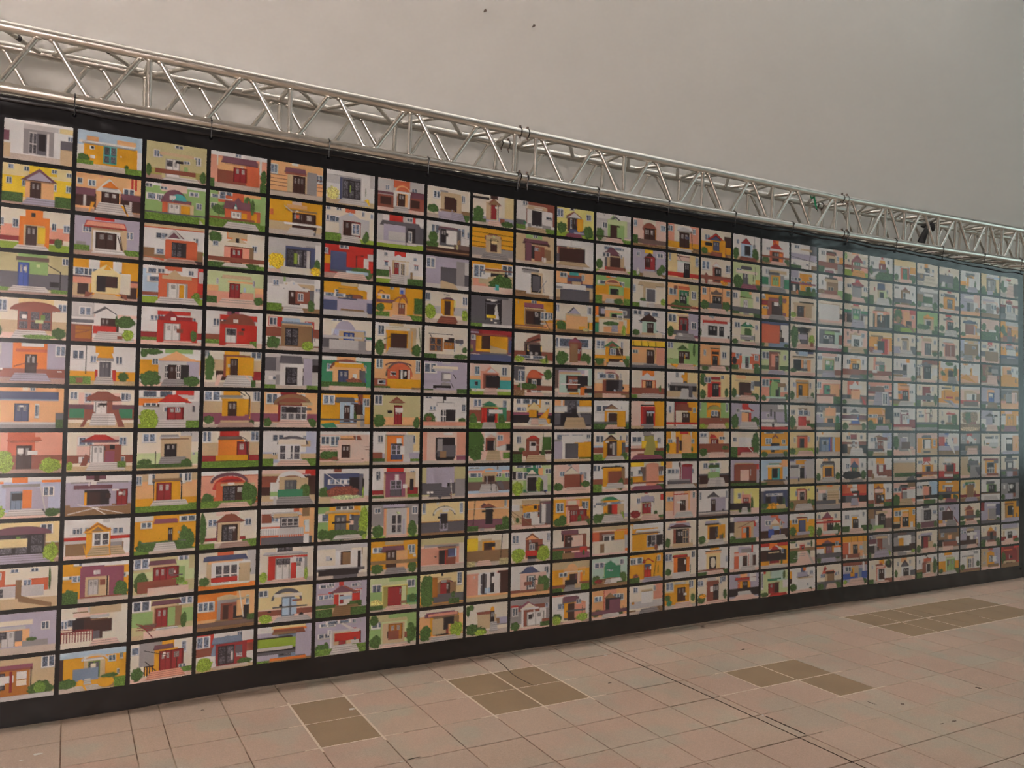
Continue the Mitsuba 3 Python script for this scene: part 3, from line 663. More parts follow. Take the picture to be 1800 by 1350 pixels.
PHOTOS = """
#1
Bws84 rL00300855 rx00601095 rv28087820 rV28207282 Gv36264782 rn47286180 rk50306070 rw62266585 rV66287082 rc80089920 ww92259938 rn82389962 rx82609999
Bcz90 ry00309980 ry38007822 ww08021614 ww30043815 ww70047814 ww92089919 ww06341450 ww28383453 ww72407858 ww92409958 rO33307483 tL26067938 tl34147236 dK40405683 sl28809098 fG00703094 fG76709998
BWf82 ro35006020 rp00409970 rR00688080 rR72689080 ww00250545 ww17252648 ww73288048 ww90309950 rk43084918 ro27187092 rx33386388 dK36405288 ry53426482 sS18887299 bG77659090
BHz92 rE27006870 rn00459986 ww90059922 rZ24087118 rE27187050 db27224382 rw35333942 re53255832 rk73668778 lk70258840 lk88408888 fg00841594 fg75849994 sS13807594
BWs88 rc30008020 ww00051435 ww86109930 rx00559985 aT18089030 GT29307878 rw35414250 rg62406852 re54526660 rP00859999 sS20787699 bG00700896 bG78689999 bg32889099
Blz86 ro24007364 rT00639985 rT24647384 rw36006809 rt28157323 dK42285876 rw48304936 ww85049932 rv00020830 lR27584250 lR59505860 rw07631168 rw88679570 sl20748094
BOV84 rO16309088 ru07109232 rU07299232 rW40004808 ww50005808 du29395083 rw36444248 ww58406474 bk00200790 fG88769999 rn88629978 rv10848890
Bpz88 rt22006056 rT22567090 rT00569970 zt20127022 dK34325690 rw36394452 rv62485054 bf00453299 bf66629999 rw64455055
BaP84 rw00009912 ro00101816 ro72089914 ro30005214 rV16177024 rl17246627 rl22278278 dU28344478 rk30385056 ro45315876 ww74249048 ww00300850 rn68789988 lv70228098 sS20788094 bf00662299 bG76769998
BWz88 rc00009950 ww72069030 rX00529985 rZ12268080 Gk14307878 rg38344450 rc14405460 aL04108828 rL04248830 sl00789099 bf76509999
BWs74 rt00062545 ww05092026 ww32034412 ww60037212 rt58288658 ww62305048 bG86009062 rt00404060 rt00504462 rv00448070 Gv00482470 rX40304880 qX4468907090004490 qX4466929092984680 rx00749999 qX4468929092994482
Bls82 rl00109932 rW00186630 rv00325640 rO08406280 rn14425268 dv22424280 Gk10443060 qp5618687074645664 ww78259045 rV52688892 bG56607470 rx00829999 rs00829999
BxS90 rx70009988 ww80009930 rm00156824 rT06246830 rh08286490 Gk11323072 rw16404256 rw16503060 rw46326050 rW46526066 rR40303680 lk66246688 bG60589999 bg70608890 rv00889999
#2
Bws84 rB00009938 rO14143226 rO60149026 rw03268833 rY10339284 rd14131426 rV08319035 rw19382648 rw20622770 rk21402546 Gj40346079 rw66546858 bG00602082 fg00762587 bG72768089 fg74849999
BOz90 rp36004008 rr84008830 rr90009330 ww02141030 ww18163032 ww72289044 rL00383056 rL68429958 rK00563084 rv12561684 rK68589988 rv82608688 tw32087040 vw30087042 to38136632 rw34386442 rO36426878 dK39426674 sS28709098 qY2472307222982098 qY6872747482988099 lK30523090 lK70527892
Blz84 rr30006008 ww12234242 ww12232242 ww78309050 rx26268086 rw28347086 zr14108028 zp16127824 dK32386480 rw28347036 lK66447488 lK70467488 fg00742488 fg76789992 sw26808092 rV04661874
BYz90 rw24004030 rw60007430 ww00224042 ww16233042 ww74267050 rp00442862 rL00422846 rp72509964 rL72489952 rK06622694 rx00622694 rK08622490 rK74649894 rW28308884 tc28107234 rc28327284 tY46105824 rk36406880 rK50426676 rc50687080 qx3484648682992899 qT2082328424961896 qT7082828484988096
BwP88 rP00289936 rv00003438 ww11123034 rn00443452 rT00563299 rh07603092 lT07706870 lT30700780 tw32107040 tn30087028 tw34147030 rw36287074 aw42287050 rK44387272 rK44385872 dK44385872 rr33586078 rr60586878 sS32729897 bg66286664 bG66289862 bf76649694 rT70827890 bG66287060
Blx88 rw00009964 rY00649988 rY38006518 lk24002470 ww03122236 ww30244044 ww68248046 aY40106640 rV40306638 rw42387078 rn44406278 dn46406076 rr38604288 rr64607088 fg00783298 rT10822094 bG72649090 sS36786898
BWx86 rP15108058 rT00509978 rL00409952 ww02081428 ww24103436 ww78089230 ww90109428 rd02502474 rd76509774 rw38306058 rT58306660 hT24067824 zT26188030 dw40325866 rk58364642 sS32626892 sw60627292 qT3058365824961896 qT6858765886967696
BWx86 rP15107858 rT00589978 ww16124034 ww78129034 ww18627276 ww76628876 rT34328276 rw35345676 dw37345676 rm58487276 rk58365646 rk64327244 hr20067824 rL22207826 rw40204028 sS28769097 bf00721096 fg76749090 qT2854346230842084
BlX72 rw00009917 rL30006010 rK42005014 rl08187078 rV08169420 rL12247034 rw36163426 rw38164624 rk28406674 rK36425274 rk28426436 rY28423278 rK60466858 dR76369476 rw86448050 rw70368040 lw05955080 lw20728898 lw42806299 rl08769478
BwP90 rv58006810 ww09204838 ww12222438 ww72249040 rr00449952 rv00528860 rX03609090 rV64608890 rY33247094 tY28087034 vh30107230 tX40206032 rw42346868 Gw44366868 sx34709492 lY30663494 lY68667092
BYx88 ww16009906 ww00309938 ww14303046 ww84309642 rw28009910 rm26129290 rm28086218 rw48204630 rv48205630 rx34367084 rx36386884 dv38425480 rT56446458 rk66366884 bG00622099 fG00702499 bG78509296 bG76489999 rT26849090 rs24889999
BWx88 rP24006830 rv60004014 ww60005014 ww00286048 ww00301052 rP18104024 rK22264660 rk17303460 rX17114014 rx42009020 rv43227230 rX44327034 rK46347682 rW62669082 rn46505882 rK46347662 lR00524458 lR00624468 pR00584890 rW00869999 sP42849099
BYs86 rB00009916 rx04203086 rY00189986 rK00160670 ww68186836 ww72188434 ww95149030 rv32206424 cv32107226 rw36226628 rx36266872 Gg42286070 rW46345468 rU20445874 rU20442872 ww86549068 fG00682088 bG00642690 qY2872347042994099 eY58709898 eX58708898 eY57708296 bG60629074 fg82749999 sS36704884
#3
BDz88 rH00009970 ww46046012 ww12224240 ww12222242 ww78289050 zH20167832 rx22267834 rH26348294 dw32425590 Gk34464362 rw34725490 rE62586872 rk62444852 ww61427250 rT15708282 bG00601094 bG88649999 sS26889299
BEf84 rw00009908 rP26006820 ww00041214 ww24083616 ww72148826 ww02283446 ww22303048 ww84429460 rt28447486 aL28146846 rL26407650 aj42246842 rw48304042 rw50304038 rj44404644 ry58507480 dw38505878 Gk39525466 rY58527480 rt28487488 rt67507686 rx37508084 dw38525878 rY59547476 sS22829899 rn00769980 fg00809099
Bws84 rt00089911 ww18224038 ww28223440 ww80289048 rx00009908 rE72669974 rk76749899 rX00649890 ww18645080 tL34126836 vv32106638 rw36348440 rt36388490 rk40407884 dk44427084 rt35408888 rt63428090 rk46447084 Gk46446284 qt0086349034963095 qt6688708898999097 sz34889099
BBf82 rw00006010 rw14009928 rt36006412 ww06084022 ww24083620 ww74088422 ww08285044 ww84348048 rr90009980 rv92109940 rT00709980 rt26269090 rt26206032 tx34087034 rx32248034 rX32348440 rx36408080 dw39446282 Gk40465860 rY62486884 rt27348490 rt68347490 dw40447482 rY60486882 bg80669698 sS20829499
BwP88 ww14222836 ww26183636 ww78249042 rR00659982 fg00809088 rr26108020 rr66107420 rR28248436 tR34086228 rr26349090 rx34369084 rR28248034 rr26367492 rr66369292 rx35387086 dw36426486 Gk37446064 rw48265634 rT56586466 rr27367493 rr67367493 dw37426486 rT58566866 bG80589288 sP30889099
BwP86 rE40008612 rY00309970 ww80088022 ww20268642 ww20263042 ww80309048 tO30068830 rO30269032 rv30329086 rl30326082 rv34388082 rn38408082 Gw40425880 dK46447080 rl30329880 rv30347688 rk42428080 dK47446480 Gw41434678 Gw60436678 bG00001424 bG04003818 sV34808098 bG00583699 bG70709999
Bvf88 rw00009930 rr12009020 ro40006018 rr68008818 rv14128020 ww02026020 rv68149024 ro00228040 ro90229040 rr74409054 rn92427058 rK08366044 ww10343042 tr32108834 hr30127834 rv34348880 rw31327636 ww42464650 ww40446458 dR46447478 ww60466658 bf00483499 sS28788099 fg78809999
BWx90 rv70009928 ww08043028 ww66208036 ww84208036 ww88048612 re00569986 ww70566666 rx38128884 zV36086818 rv36146820 rX38188422 rx40228884 dk44326466 ww90569462 sV32668694 fG00849094 bG00702686 bG70729092 lk30523084
BOx90 rx00009920 ww00041030 ww80002028 ww78009024 rY00649986 rO00309964 rx30007028 rX26147420 rZ26207422 rY30227274 dR33245872 rY60266874 lk29222976 lk74227476 ww80628072 sS20709094 fg00849099 fg86809999
BYg88 rw00003014 rY00149988 ww10162832 rr32127018 zm30107022 rY34228284 dK54346274 rv70447450 ww72059920 bG72289088 bG70409999 bG06601490 rn12688490 bG00669699 sS30727094 rs24929999
BHs92 re00369964 rH00649990 ww00002628 ww72009020 re70129040 zL24087022 rx26206826 rE46288474 rE46286874 dR32267478 dR32265478 rn60488052 rw66386844 bg58568674 bG00362692 rT08607090 bf80689088 rP24789098
BHx88 rH00009966 ww00003028 ww76009920 rE00309966 zL30048016 rx32167222 rx34226890 rE52248074 rE52247472 dR37246674 rv60345640 rX68228072 rX36228074 dR38245872 rE58247072 qZ1062426230843084 lR08586486 lR10683474 lR08746482 bG78409080 sS34748096 rP20809999 lR16623496
BWP88 rY24007084 ww00082828 ww82069038 rV14005060 lV16001674 zL36107022 rY38227676 dR46268676 dR46266676 rw56305240 lk22205838 ww78669078 lk24484886 pK22603886 pK74487688 bG00602296 fg80749988 sp24769096
#4
Bps84 rw00009912 rp00129950 rw11121340 rw86129050 ww42005410 rO14208450 rT12488486 rO13188650 rT13508486 rt62306684 qL1812841884323826 zL18128430 rt64308686 dR40386478 rw52345838 bG88349980 fG88749999 fG00760899
BEs86 rE00009978 rO22009009 rt15006030 ww16004022 ww02103020 ww02341450 ww82449054 bE72088060 bG74066050 bG04365866 bG06362664 rX16641886 rt28106018 rt68187090 zL24248050 tL28127252 tj42285050 rw48384444 rt28467494 rt66469096 rY56528480 dw38526282 Gk40545066 rt27467090 rY56546680 dw38525682 rt66467494 bG72108060 rT00708078 fg00769098 fg78829999 sS24829099
BWf88 ro32006820 rx34006816 bG00002434 ww08281842 ww77328650 tx26107434 rW26287238 rX30388096 rT28407288 rp28427286 dR39446086 rT00709982 rn78727882 rk48184824 rk54164828 fG00849099 fg86889999 sS24867296
Bps88 rE24006010 re00009940 rO00409956 re20188470 rE24167454 ww80208438 ww16202036 zx24108024 rO30227864 rp18568084 rX34247634 rO34248070 rp22568284 dR39326174 rw54384848 rB65456854 rB66426856 re20208056 rO36268030 rp20588084 rp70568280 dR39325872 rB64426854 sP18749092 bG82649990 fG00701890 rP00889999
BwP86 rm36005814 rk44005012 ww12204442 ww12202444 ww76288246 ww76248844 rT00648078 fg00788090 rr24109024 rr66149026 aT36068848 aT34066836 rT24287836 rw48244836 rw48225632 rr24369094 rx32387488 dw34466888 Gk35485266 rx54448884 rT58548864 rr24367893 rr66389094 rr24363293 rr66387493 dw34465486 Gk36485266 rT57546664 rk62466852 bG88568888 fg78809098 sP30889099
BWs86 rY34006012 ww00000820 ww80009920 rx00249954 rR68549978 rK20546280 rx34108022 rX32107016 rY36188070 dK44206664 dK44205866 rT33126670 rT65128070 rY37168668 dK44205866 rw40364444 bG00101880 tG02001480 sS32669096 qP2266326424961896 qP6864746690969096 fG82789098
BWs88 rY34006414 ww00003028 ww86009930 rx00289970 rm00609984 rV28126818 rx30187026 rx32206880 rY32228276 dK42285880 rY34227680 dK42285878 ww88009026 lk72028014 lk80148070 lk60007212 rm20688090 rm72648090 bG00662090 bG80789096 rx30808088 zz24869099
BWf88 rY32006018 rr30006480 ww00001632 ww84009930 rx00329966 rR00669982 zZ26147024 rt28246880 ro28247278 rT34308280 rT34287080 dR42308082 dK42305880 rw48404446 ro28246080 rO68246878 rY24668080 rY68668080 lk76288280 lk70187826 sV18828896 fg00829098 fg80829999
Btz88 rw00009912 rp00149970 cw16046430 cL16048232 ar20148050 rt26328288 aR28227842 rt28308090 rx34349440 dK38408084 Gk38426082 rw46325838 bG70309092 bG72329999 bG00582490 fg00809098 sP28868899
BWs86 rW00009980 rP28006812 ww14203040 ww78229042 rR00708078 tT28068030 hT26087830 rx30286882 rL29287080 rL68287080 rx31307080 dK38366682 Gk39385882 rw62445048 bG00001290 fg00842699 fg74789999 sz32849099
BWo86 rt32006018 rx14268890 rw22249084 ww84109034 rv84009968 rl84208070 zu08122624 zu08108624 rO16247632 rv28309084 Gw28327884 rk66388042 bG00642090 bG92406076 rw22289088 Gw28346886 rr78607664 rr22682880 rr24686882 bn86489078 rx70349084 rk70467250
BOX90 ro00007070 rO68009068 ww00223048 ww00222048 ww84149040 zx32127022 cx34086820 rx34189024 rV34228082 rV34247080 rT40308080 rk44409078 rk44366078 rK44365476 rO68248068 lw72008072 sX24748698 rZ00789990 fG86669982 rT54386278
BWx90 rr00009942 rw28009928 rW00389960 ww02043038 ww70008028 ww00042438 rr24003036 rT00369958 rw00589990 rT00400058 aU26108060 zU26128030 rR34308080 rk36368088 rR35308888 Gk38366686 rv60546476 ww76548070 ww76547068 rn68388060 bf00603099 bG70749992 rs30889096
#5
BOs90 rO00009986 ww00101438 ww84249948 rw40005208 lT00409940 lT00509950 lT00609960 lT00709970 rx32327088 zL26146830 rT28286834 dK42366686 dK42365888 rV70208886 lV70247086 rZ00848092 rs00869999
BYs86 rP42006010 rX00629986 rx00629986 rt02300846 zY30107226 rO32107020 rX34249030 lv28168674 dK43328878 dK43326074 rt50385648 rv50284834 rw50265430 sS32769096 rv82828890 lk90628692 rn84868892 rw28629968
BwP88 rv00009910 rv00108828 rV00128830 rv00127060 rk32268084 ru32208886 Gk34288078 rf48405470 rw56425870 rv32068816 rv72307888 by00403290 bG86509999 by80749999 rW24808099
BwX86 re62006010 rv00008022 ww10102228 ww68247636 ww90269936 rE30006018 rv34008814 rw30148030 rx34188878 dK42266476 rv38287638 dv36267038 rT00689978 rw00689978 tv28107036 tw26086832 rw32308080 rn40348878 dK42386278 rT54367874 ww56407268 rw32327682 dK40386278 rT53388074 ww57446866 rB50144820 fg00762898 bG76609098 sS28827099
BTs88 rw00009910 rW00009936 rT00369970 rw00629984 rr04063034 ww06082032 rr72149040 ww74167842 zB30086422 rU28188624 rX28247088 rn34348884 dK36367086 Gk38386286 rv30286834 rx30248832 rX29288688 Gk36366086 bG00602896 bG68708890 bf66709098 ww90609270
Bvs90 rn00129950 rl20107888 rk00309952 rn00308050 rv00509962 ww08648076 ww76648078 rV20108288 zn26067026 rn28206828 rw28287490 rk36448088 dK37407488 Gk38406486 rv00509960 rl72128888 rw28287090 dk38386088 Gk40385886 rw66286888 fg00882099 fg78889999 rX44904692
BOs86 ww04042634 ww76042630 rR30006008 rT00608080 rm00609984 rm00608484 aT18048836 cX18068834 rx30289036 rT28307080 rX28286884 Gw30388078 Gv30386876 rn44448850 rR26307084 rX28306836 Gv31387078 rk40426258 bG00721698 bG78729999 sP22789099
Baw90 rw00008060 rw24007230 ww20122230 ww74128034 ww16104030 rx00649980 rx30288844 rw28307084 cn26148438 rW30248040 Gw30386884 rk31406882 Gw30407082 rW28286838 ww18602668 fg00782099 fg74789999 sP24829099 rw44425278
Bxs88 rr66009940 rw68028012 rw68168026 rw68309036 ww74149030 ww88148828 rP00008012 rK00189972 rT00187048 rw16368082 rw16363062 rE16623074 cw28048030 cw26048440 rx32248676 rx32207072 dn42306474 dn42306074 rT30683874 bG70409088 bG72429090 rd30567678 sV22769899 sV40769099 rv22762898
Btx99 rw00006050 rO70009999 rX76009030 ww18203438 rT02142040 zv18107620 zx22147026 rx36248888 rn36249860 Gv38268850 Gv38287050 rO70249980 ww82368048 rw82349068 rv00548080 pw00548080 rt00748884 rK30809099 rK08829099 pv34548082 rn02809699 rv84789099 rw80749099
BWs86 rW00009980 ww30005018 Gk32006016 zv06128220 rr16248888 rR16246890 rr16248690 dw29308888 dw29305690 Gk31325648 ww62308044 ww61286842 bf00641698 bf82549098 rV20188822 rw56306860 rr58446890 sP16889099
BcP84 rP00629984 rT00649980 ww00081826 cn24068038 rW28208030 dU42306684 rB43347080 dU42306082 rB44345680 rw66386446 rT62388044 rk38504456 rk17662470 bf00742899 bk74768490 sv26849999 rn26569060
BlX92 rw00008818 rc26008810 rl00189986 ro30089014 zT26108824 rX28187024 rn38248888 rk40308886 dn38267088 rU40307086 rk48308680 rT48688084 rk40308886 rU38267088 Gn39286286 rv30366840 rn32547260 rk02368072 rk00306478 rf02347062 rv00586466 rn00708078 rl70249886 ro24889096 fg00922299
#6
Bwx84 rv00009940 rv00128840 zv06049012 rw00009014 rn28188082 ru28187084 rn32208882 Gk34247078 rf48405060 rv70148884 rw72149084 bq00482890 bG82388068 by78729099 sS24809096
BWf86 rt40006012 ww02001010 ww22003208 ww74038018 ww02268044 ww02240842 ww20283644 ww72267844 ww92069822 ww80308244 rv30289084 tv26107430 rv28307236 rw30347084 rT36367282 rR52367280 dK38386074 dK37386078 ww55426874 rv28307086 rv66307090 rR36367282 dK37386282 ww54427076 rB48164821 rB47145620 fg00763298 bG80609096 bG76688699 sS30807499
Brz84 rw82209940 ww00121030 rr08008240 ww30004810 rY58006826 rr58008834 rr12128030 rY58306062 rY50266460 rY00348058 ru12207276 rk18268070 ru14246880 rY26346850 Gk14267866 rk16307074 ru12266476 rY50286460 rr44207428 rr44286464 rw72349064 rw72369062 rr66288080 rn12749080 bG50609899 bG52609999 rB44749084 sP18809099
BWs84 rY00003444 ww22224038 ww24284640 ww86288046 rx34007010 zY28107020 rX30187022 rY30208478 rY32228878 ro36306878 rk40366878 rZ58368078 rY32226878 dn40367080 rT52347670 rT54366872 rY68246878 dn40365874 ru00469988 rl00442854 rl70469856 ru00542682 rl68469856 ru76568082 rl28508884 sX28789098 rv00849098 ww00344444
BWV88 ww18004006 ww18308048 ww20306446 al20047064 al20066068 ra28326872 rx34328882 rW32328076 du42386676 rb42648076 db42386474 rk60466852 rv00489960 rd70489956 rl00508888 rV02568088 rn00588884 rV18608490 rV68608490 sX30749088 ww76308846 ra24308444 rx33348472 db42386470 rv00508056 rv14608288 rV72608890
BEs90 rw00009912 rO30006814 rd00129988 ww10244444 ww10222640 ww76288046 ww78249044 tO16068030 aO16088042 rO20288634 rO22308882 cT16088236 rY26188432 rO24328080 dn32426880 du32427280 rn32408882 rx50427074 du32405280 rw60507462 rT72368040 rw34168020 rO24327688 du33405482 rw62507062 bT84604890 rb88629086 fG00749090 rP16869099
BYs88 rY00009978 ww04042832 ww84129836 rv30128818 zn28106824 rn30206826 rB38248882 rU38247486 rK44288482 dK46347282 dK46346280 rw50365442 lk74048670 rT74008430 lk74008444 bG64608876 rB38246080 rB60306682 dK46345882 rw50284834 bG66467076 rv76608496 rx72608097 rV80628896 qd0088268434981099 rn00728878
BPx88 rw00009910 rP00109988 ww02143240 ww02142040 ww80148042 lT00469946 lT00549954 zT26148426 zO26146822 rO34247040 rP34268084 dK42386676 rx36388044 rx36388080 dK43405876 rP36267036 rT00768082 bG00588288 bG00582684 bG78549086 lw72107482 rT00748884 bG00562882 ww20144044 sP32809092 rP36269080 dK43406078
BwP80 rw00009918 rv28004410 rT30004410 ru12168880 ru10148082 rB18308846 ww18304046 ww22328246 rk60309070 dk60266678 dk60268878 ru12148028 ww20304446 rk60268872 rn86208078 lw12129090 bL14508090 bT14506886 bG00502090 be24788290 bf40788890 rx00809099 bf86529090 rP24869099 bT16508288 be22768690 be38766890
Bes90 rE00002888 rY22008424 ww34006812 ww34003612 ww00208644 Gw34007010 zx14126622 zx12128420 rY20208290 rY22206888 rn32289090 dn34267080 ww62246038 rP58427054 dn33266678 rV22746288 rV20728488 rY22246272 dn33265680 ww62246636 rP60426854 rk28446450 bf80009999 bG00669699 bG00642296 sS28849096
BWs86 rw00009915 rW00009978 rv00009914 rX88149034 rX88148832 rv36186886 rw37187890 Gw38208884 rk46228680 rK47247478 rX48267276 ww18383046 rv18342644 rw36186886 rK46226680 rw37184286 rX50268072 rw66228084 rv36146820 rw00608078 rn00709478 bk04708090 rn32868099 rk04748290
Blf80 rl00009972 ww06042416 ww24042216 ww68088218 ww88088618 ww06063416 ww24023612 ww86048216 rr04328036 ww04342648 ww24303848 rr76249028 ww76268842 rr86288032 ww70308042 rr24288034 rr44005412 tT28128434 tT28107030 tL26127432 rW34327070 rr35368666 dR46387068 rr36366668 rw44367068 dR46385464 rB47427052 bG60608478 fG00644076 fG66589074 rx00748899 sX30689099 fG00763299 fG68769999
Bls84 rr42006010 ww08084018 ww26062820 ww70022012 ww72028014 ww88029012 ww06366452 ww06363050 ww24286442 ww76308440 ww86304842 rr70246028 rr70288030 tS26108034 tl28126832 rw30308690 rv30308488 rx36348874 rT38408470 dR44389072 rw30307082 rv32308684 rx36367072 dR46406072 rr38408862 rr64408862 rw56788892 bG00642290 bG16602888 fg00804098 fg72749999 sS28768899 rn76568064
#7
BvP88 rt34006825 ww16202536 ww72208434 rP00006003 rL00403848 rL66329958 rT00509988 rK06562980 rK70569080 aO38166834 at41206634 rw33347042 rO42406484 rw34404084 rw64406984 dK43425880 sv32806898
Bvf84 rr26005520 rr75008220 rw12002520 rw82009924 ww62037616 zn06189434 rn86309980 rl14309080 rv24507676 rn60309480 rk64348278 ww66487672 rk70407672 ww66447478 rS00808488 lk62506288
BWf86 rw00009970 rr38006216 ww16062418 ww78148624 ww16323448 ww80369052 rr16323234 rr80369038 tw24107030 rw26266884 rx34287080 dr38324870 rw38327072 dR38344872 Gx52366072 rW62306878 lR28503080 sS28706299 qS5872726870996099 fG00602880 fG66809999 rX72607880
BOs90 rY00009970 ww30103810 rl50006220 rb52085820 ww30003808 aT00122460 aY02162460 rP04243030 rL02404450 ww12263038 aT34287064 aY38326864 rO36467084 rY68446686 rY66448086 dT48486282 cT50206850 fG82309978 bG00502078 fg00763090 fg66829999 sP30848099
BWs90 rw00006020 rx30006010 ww06082040 ww78149042 rx23128890 rw22147424 rY26228084 dK33246875 rK33246876 lk36402050 rY23227432 rW22146822 rx70207886 rT00642480 bG00502299 bG78609999 lG94109866 sv23758099
BOs86 ww04001830 ww88009840 rO24007880 rT00609884 aZ24078252 at28128252 rt28307884 cL23088020 rw34384650 rk36404648 rw72327670 dk52327082 rw64366848 ww08648076 rk10661874 ww90689676 lr26306886 rY24609988 fG00823488 fX80849990 rt24602882 rw60325660
BHs92 rO00669992 ww02001930 tT32046622 tx38104024 tX38126422 rT32206623 dR43306188 dR43346088 rw62384650 rw61405052 rk78187822 rk40463054 bG00562698 bG84649999 fG26909092
Bls92 rw00009966 rc72009960 ww10102236 ww80109038 rP28007010 rx26126490 ro30127090 rv64108690 rn26106712 rw50206052 du38366284 rk46366064 Gl38406270 rw67445868 rT00622084 fG00802690 rl78649882 fg80829990
BWs92 rw00002466 rr30006814 rW66009964 ww08081838 ww80089032 rr28147090 rx24149290 rm28147088 rn24126014 rw48205656 rR00662580 rR74609882 dn38386284 rk42386064 Gl38386264 rw65507462 ww14181038 rk80348868 fg76809990 fG00822690 rL25126618
BWf94 rV00009964 rl24007010 ww06102026 ww86089832 rO28128094 rv32127494 rn26107712 re54256060 dn42386488 rk44404470 rk50406464 rl66447090 Gv42306488 be52225830 bG00602899 bG76509899 sP28908099 rp26122890
BYs84 rx30006812 ww04182634 ww78149442 zL22167234 dn32308278 rY32308278 dK32285480 rO54307886 bG00662898 bG78609899 rX00589968 rw90449652 sV28807899
BEs86 re00004060 ww04182448 ww78109634 rE00406090 ze22128026 rq26248086 rD28268088 dR37287284 rR37306280 re66287684 rX64728080 rd78569980 bG80529980 bq00622888 fG00802894 sP28849099
BHs86 ww78089636 rE00009970 rE00609986 ww04103240 rH00004020 bG00002030 rD24208086 zH22128226 re26228086 rx28267486 dh40307076 rT40506276 rK40503870 bG00582699 bG76309994 rT74568074 sP22909099
#8
BWs86 rp36005612 ww16183440 rW00009965 ww80168840 ww14143038 rw30156022 zx28148028 rx32248080 dK40286474 rK42326872 rV30104815 rX30686474 bG00562884 bG82649999 rX80669978 sl26749099 sl56666099 rl26765692
BWs88 rY30006010 rw00009966 ww10103040 ww70129042 ww94209944 zL26147428 rn30208074 dk33224664 rv50306640 rw46247068 rk50344644 bG04302872 bG00582899 bX70508074 rZ64669980 fG00662878 rK00809999 rX00909994 bH68667482
Bls82 rv00009980 ww00062040 rn32109990 rV00009999 rW32128238 rn32109890 rv70109982 rn34148082 rk40206878 rk42249078 rw48426666 rn32107490 rn34128080 rn36148078 rl00007232 rl32009910 rV00003490 rl00003490 ww00062240 rn90509999 rV70109090 qx3674668276963499 rS00869999 qx3478668276993499
BWs86 ww00061232 ww86109838 rn42085611 hL36167026 tL36166624 rq36247074 dK43286270 rv00469972 rY36246674 rK44285872 rW40700074 bf00402688 bf84509990 rn68466658 sT30767694 sT26847499
BWs86 rP32006020 ww18003212 rW00009966 rw10208820 ww88368056 rk62346840 rk68404650 rh46486870 ww70406882 dh12364278 dh44486670 rK70389050 Gh12364078 rK60345442 lk12243068 lk10246424 rn70409050 bG86609980 fG00862899 bG66829999 rk60346642
Bls88 rv42006008 ww00063038 ww18204024 rW20167824 rv24226030 dl40346080 rK44364656 rV42366080 rw46386254 rv48226630 rW20147820 ln60606880 rl00629966 lV60584068 lk68407452 rk22746284 fG00862290 fG76849998 rl30826688
BWs82 rw00009966 ww04002006 rk46005212 ww14303044 ww88229848 rv30187230 zV30186830 rV34247070 rl50407278 rw32207078 rl54407274 rk42407476 Gw40405280 bG00502880 fG00722884 bT06602078 bG80649988 rp00789990 lk46004618
Bps90 rP00009990 rp00001090 rp78009972 rm78749990 rw48046810 rk30187484 Gk30187084 rk32207288 rX36246824 rn34427678 ln36503264 rp00909999 rV34224660 rX40605480 rk30186822 rs00889999
BHs88 rw70009940 rc00009946 ww10003226 rH00009950 rn00489984 rk44086016 hX42086018 rw44166636 dk46226260 Gw46225860 rl46445864 rl74001050 lw66406884 qk1888448460997099 qn2680446260644299 rV76389992 sn16686692 rT66786899 rw12741880 rw20742680
BHX88 rY00009960 rc00009958 ww02001034 ww88029638 rw34004006 cn26127840 cW28147836 rn00609992 dl42346088 Gl42346086 rk44366066 rw48226230 rk38444850 sn26887296 rX00929999
BPs84 rx00009925 rT00009920 rH00009920 qV0920952490300830 rL38288078 rP00309982 rP10283878 rp00309980 dK41386680 rk42406682 rT56408084 rB62308262 ru62327860 rr56405884 rw48305632 rW88209980 rk32563660 rX40308236
BYX92 rc00009970 ww84009642 rk48005210 rx38125014 bX00000000 rx36167020 aL40227634 aT40227236 rX38308280 dK46306880 rR46326082 rX70649980 rn30649990 bG00002880 bG10003680 bG00603299 bG80587080 rT80728099 fG66809096 rh40122872 rV48226030
BOs84 rW00009920 rY24189080 zm12108424 rL12148824 rp20148622 rX32269080 dk38387082 dR36387078 rk52287264 rO66509080 rx30306078 rk54306266 rk72247852 bG00462896 bf68449994 sv24849099 rX30248028
#9
BWs86 rc78009980 rk40080016 rK42006012 rl00709986 tT32107030 rx32246280 dK44266270 rR44305876 tX36146830 rw54355842 bG00402888 rT66727888 bG68789999 fG00783290 sP36827099 rW60305880
BYs88 lK00149918 lK00309934 lK00469950 lK00609964 rV00649988 aT30167036 rT30247032 rx33226890 ax36207040 rx36307084 dK44326074 rc46346048 be48225628 rk38366438 sV22769096
BxP86 rO00009920 rY00009918 ww72049940 rP10222630 rp10186680 rp04186880 rx18208070 rT00229926 ww04103254 rw24347454 rk46445670 rk46348854 qx3476607280364048 bG46369999 bG40509999 rP00789999 ww28243240 rT18266628 bB60805488 rj58706688
Bns90 rn00009990 rk70009988 rV74009990 rk34127420 rw38106214 rw48145816 rk34227076 Gn36226076 rk38266070 qw5834622468745674 rW52724880 rw56826286 fg00882899 rS28909999 rn00009008 ry38606070
BLs78 rP00000015 rl00082012 ww30003208 ww80009914 ww28004610 rR20008016 rR24009918 ru92309970 ww02182034 rY14209070 rT12148820 dK27206262 rK29224862 rY48209064 qx4850886288764876 rX00500868 bG00600874 sn14749999 ru00809999
BWf88 rP00005040 rO00409960 rB00000000 rj00529980 ww12082438 ww76089038 rp26246480 tp30086830 tw40146428 rp30287036 rP50165020 rT32326880 dk38367074 Gk38366474 rk40407276 ww12561870 rk14582070 ww80608074 sP32786899 bG00800690 rv12821690
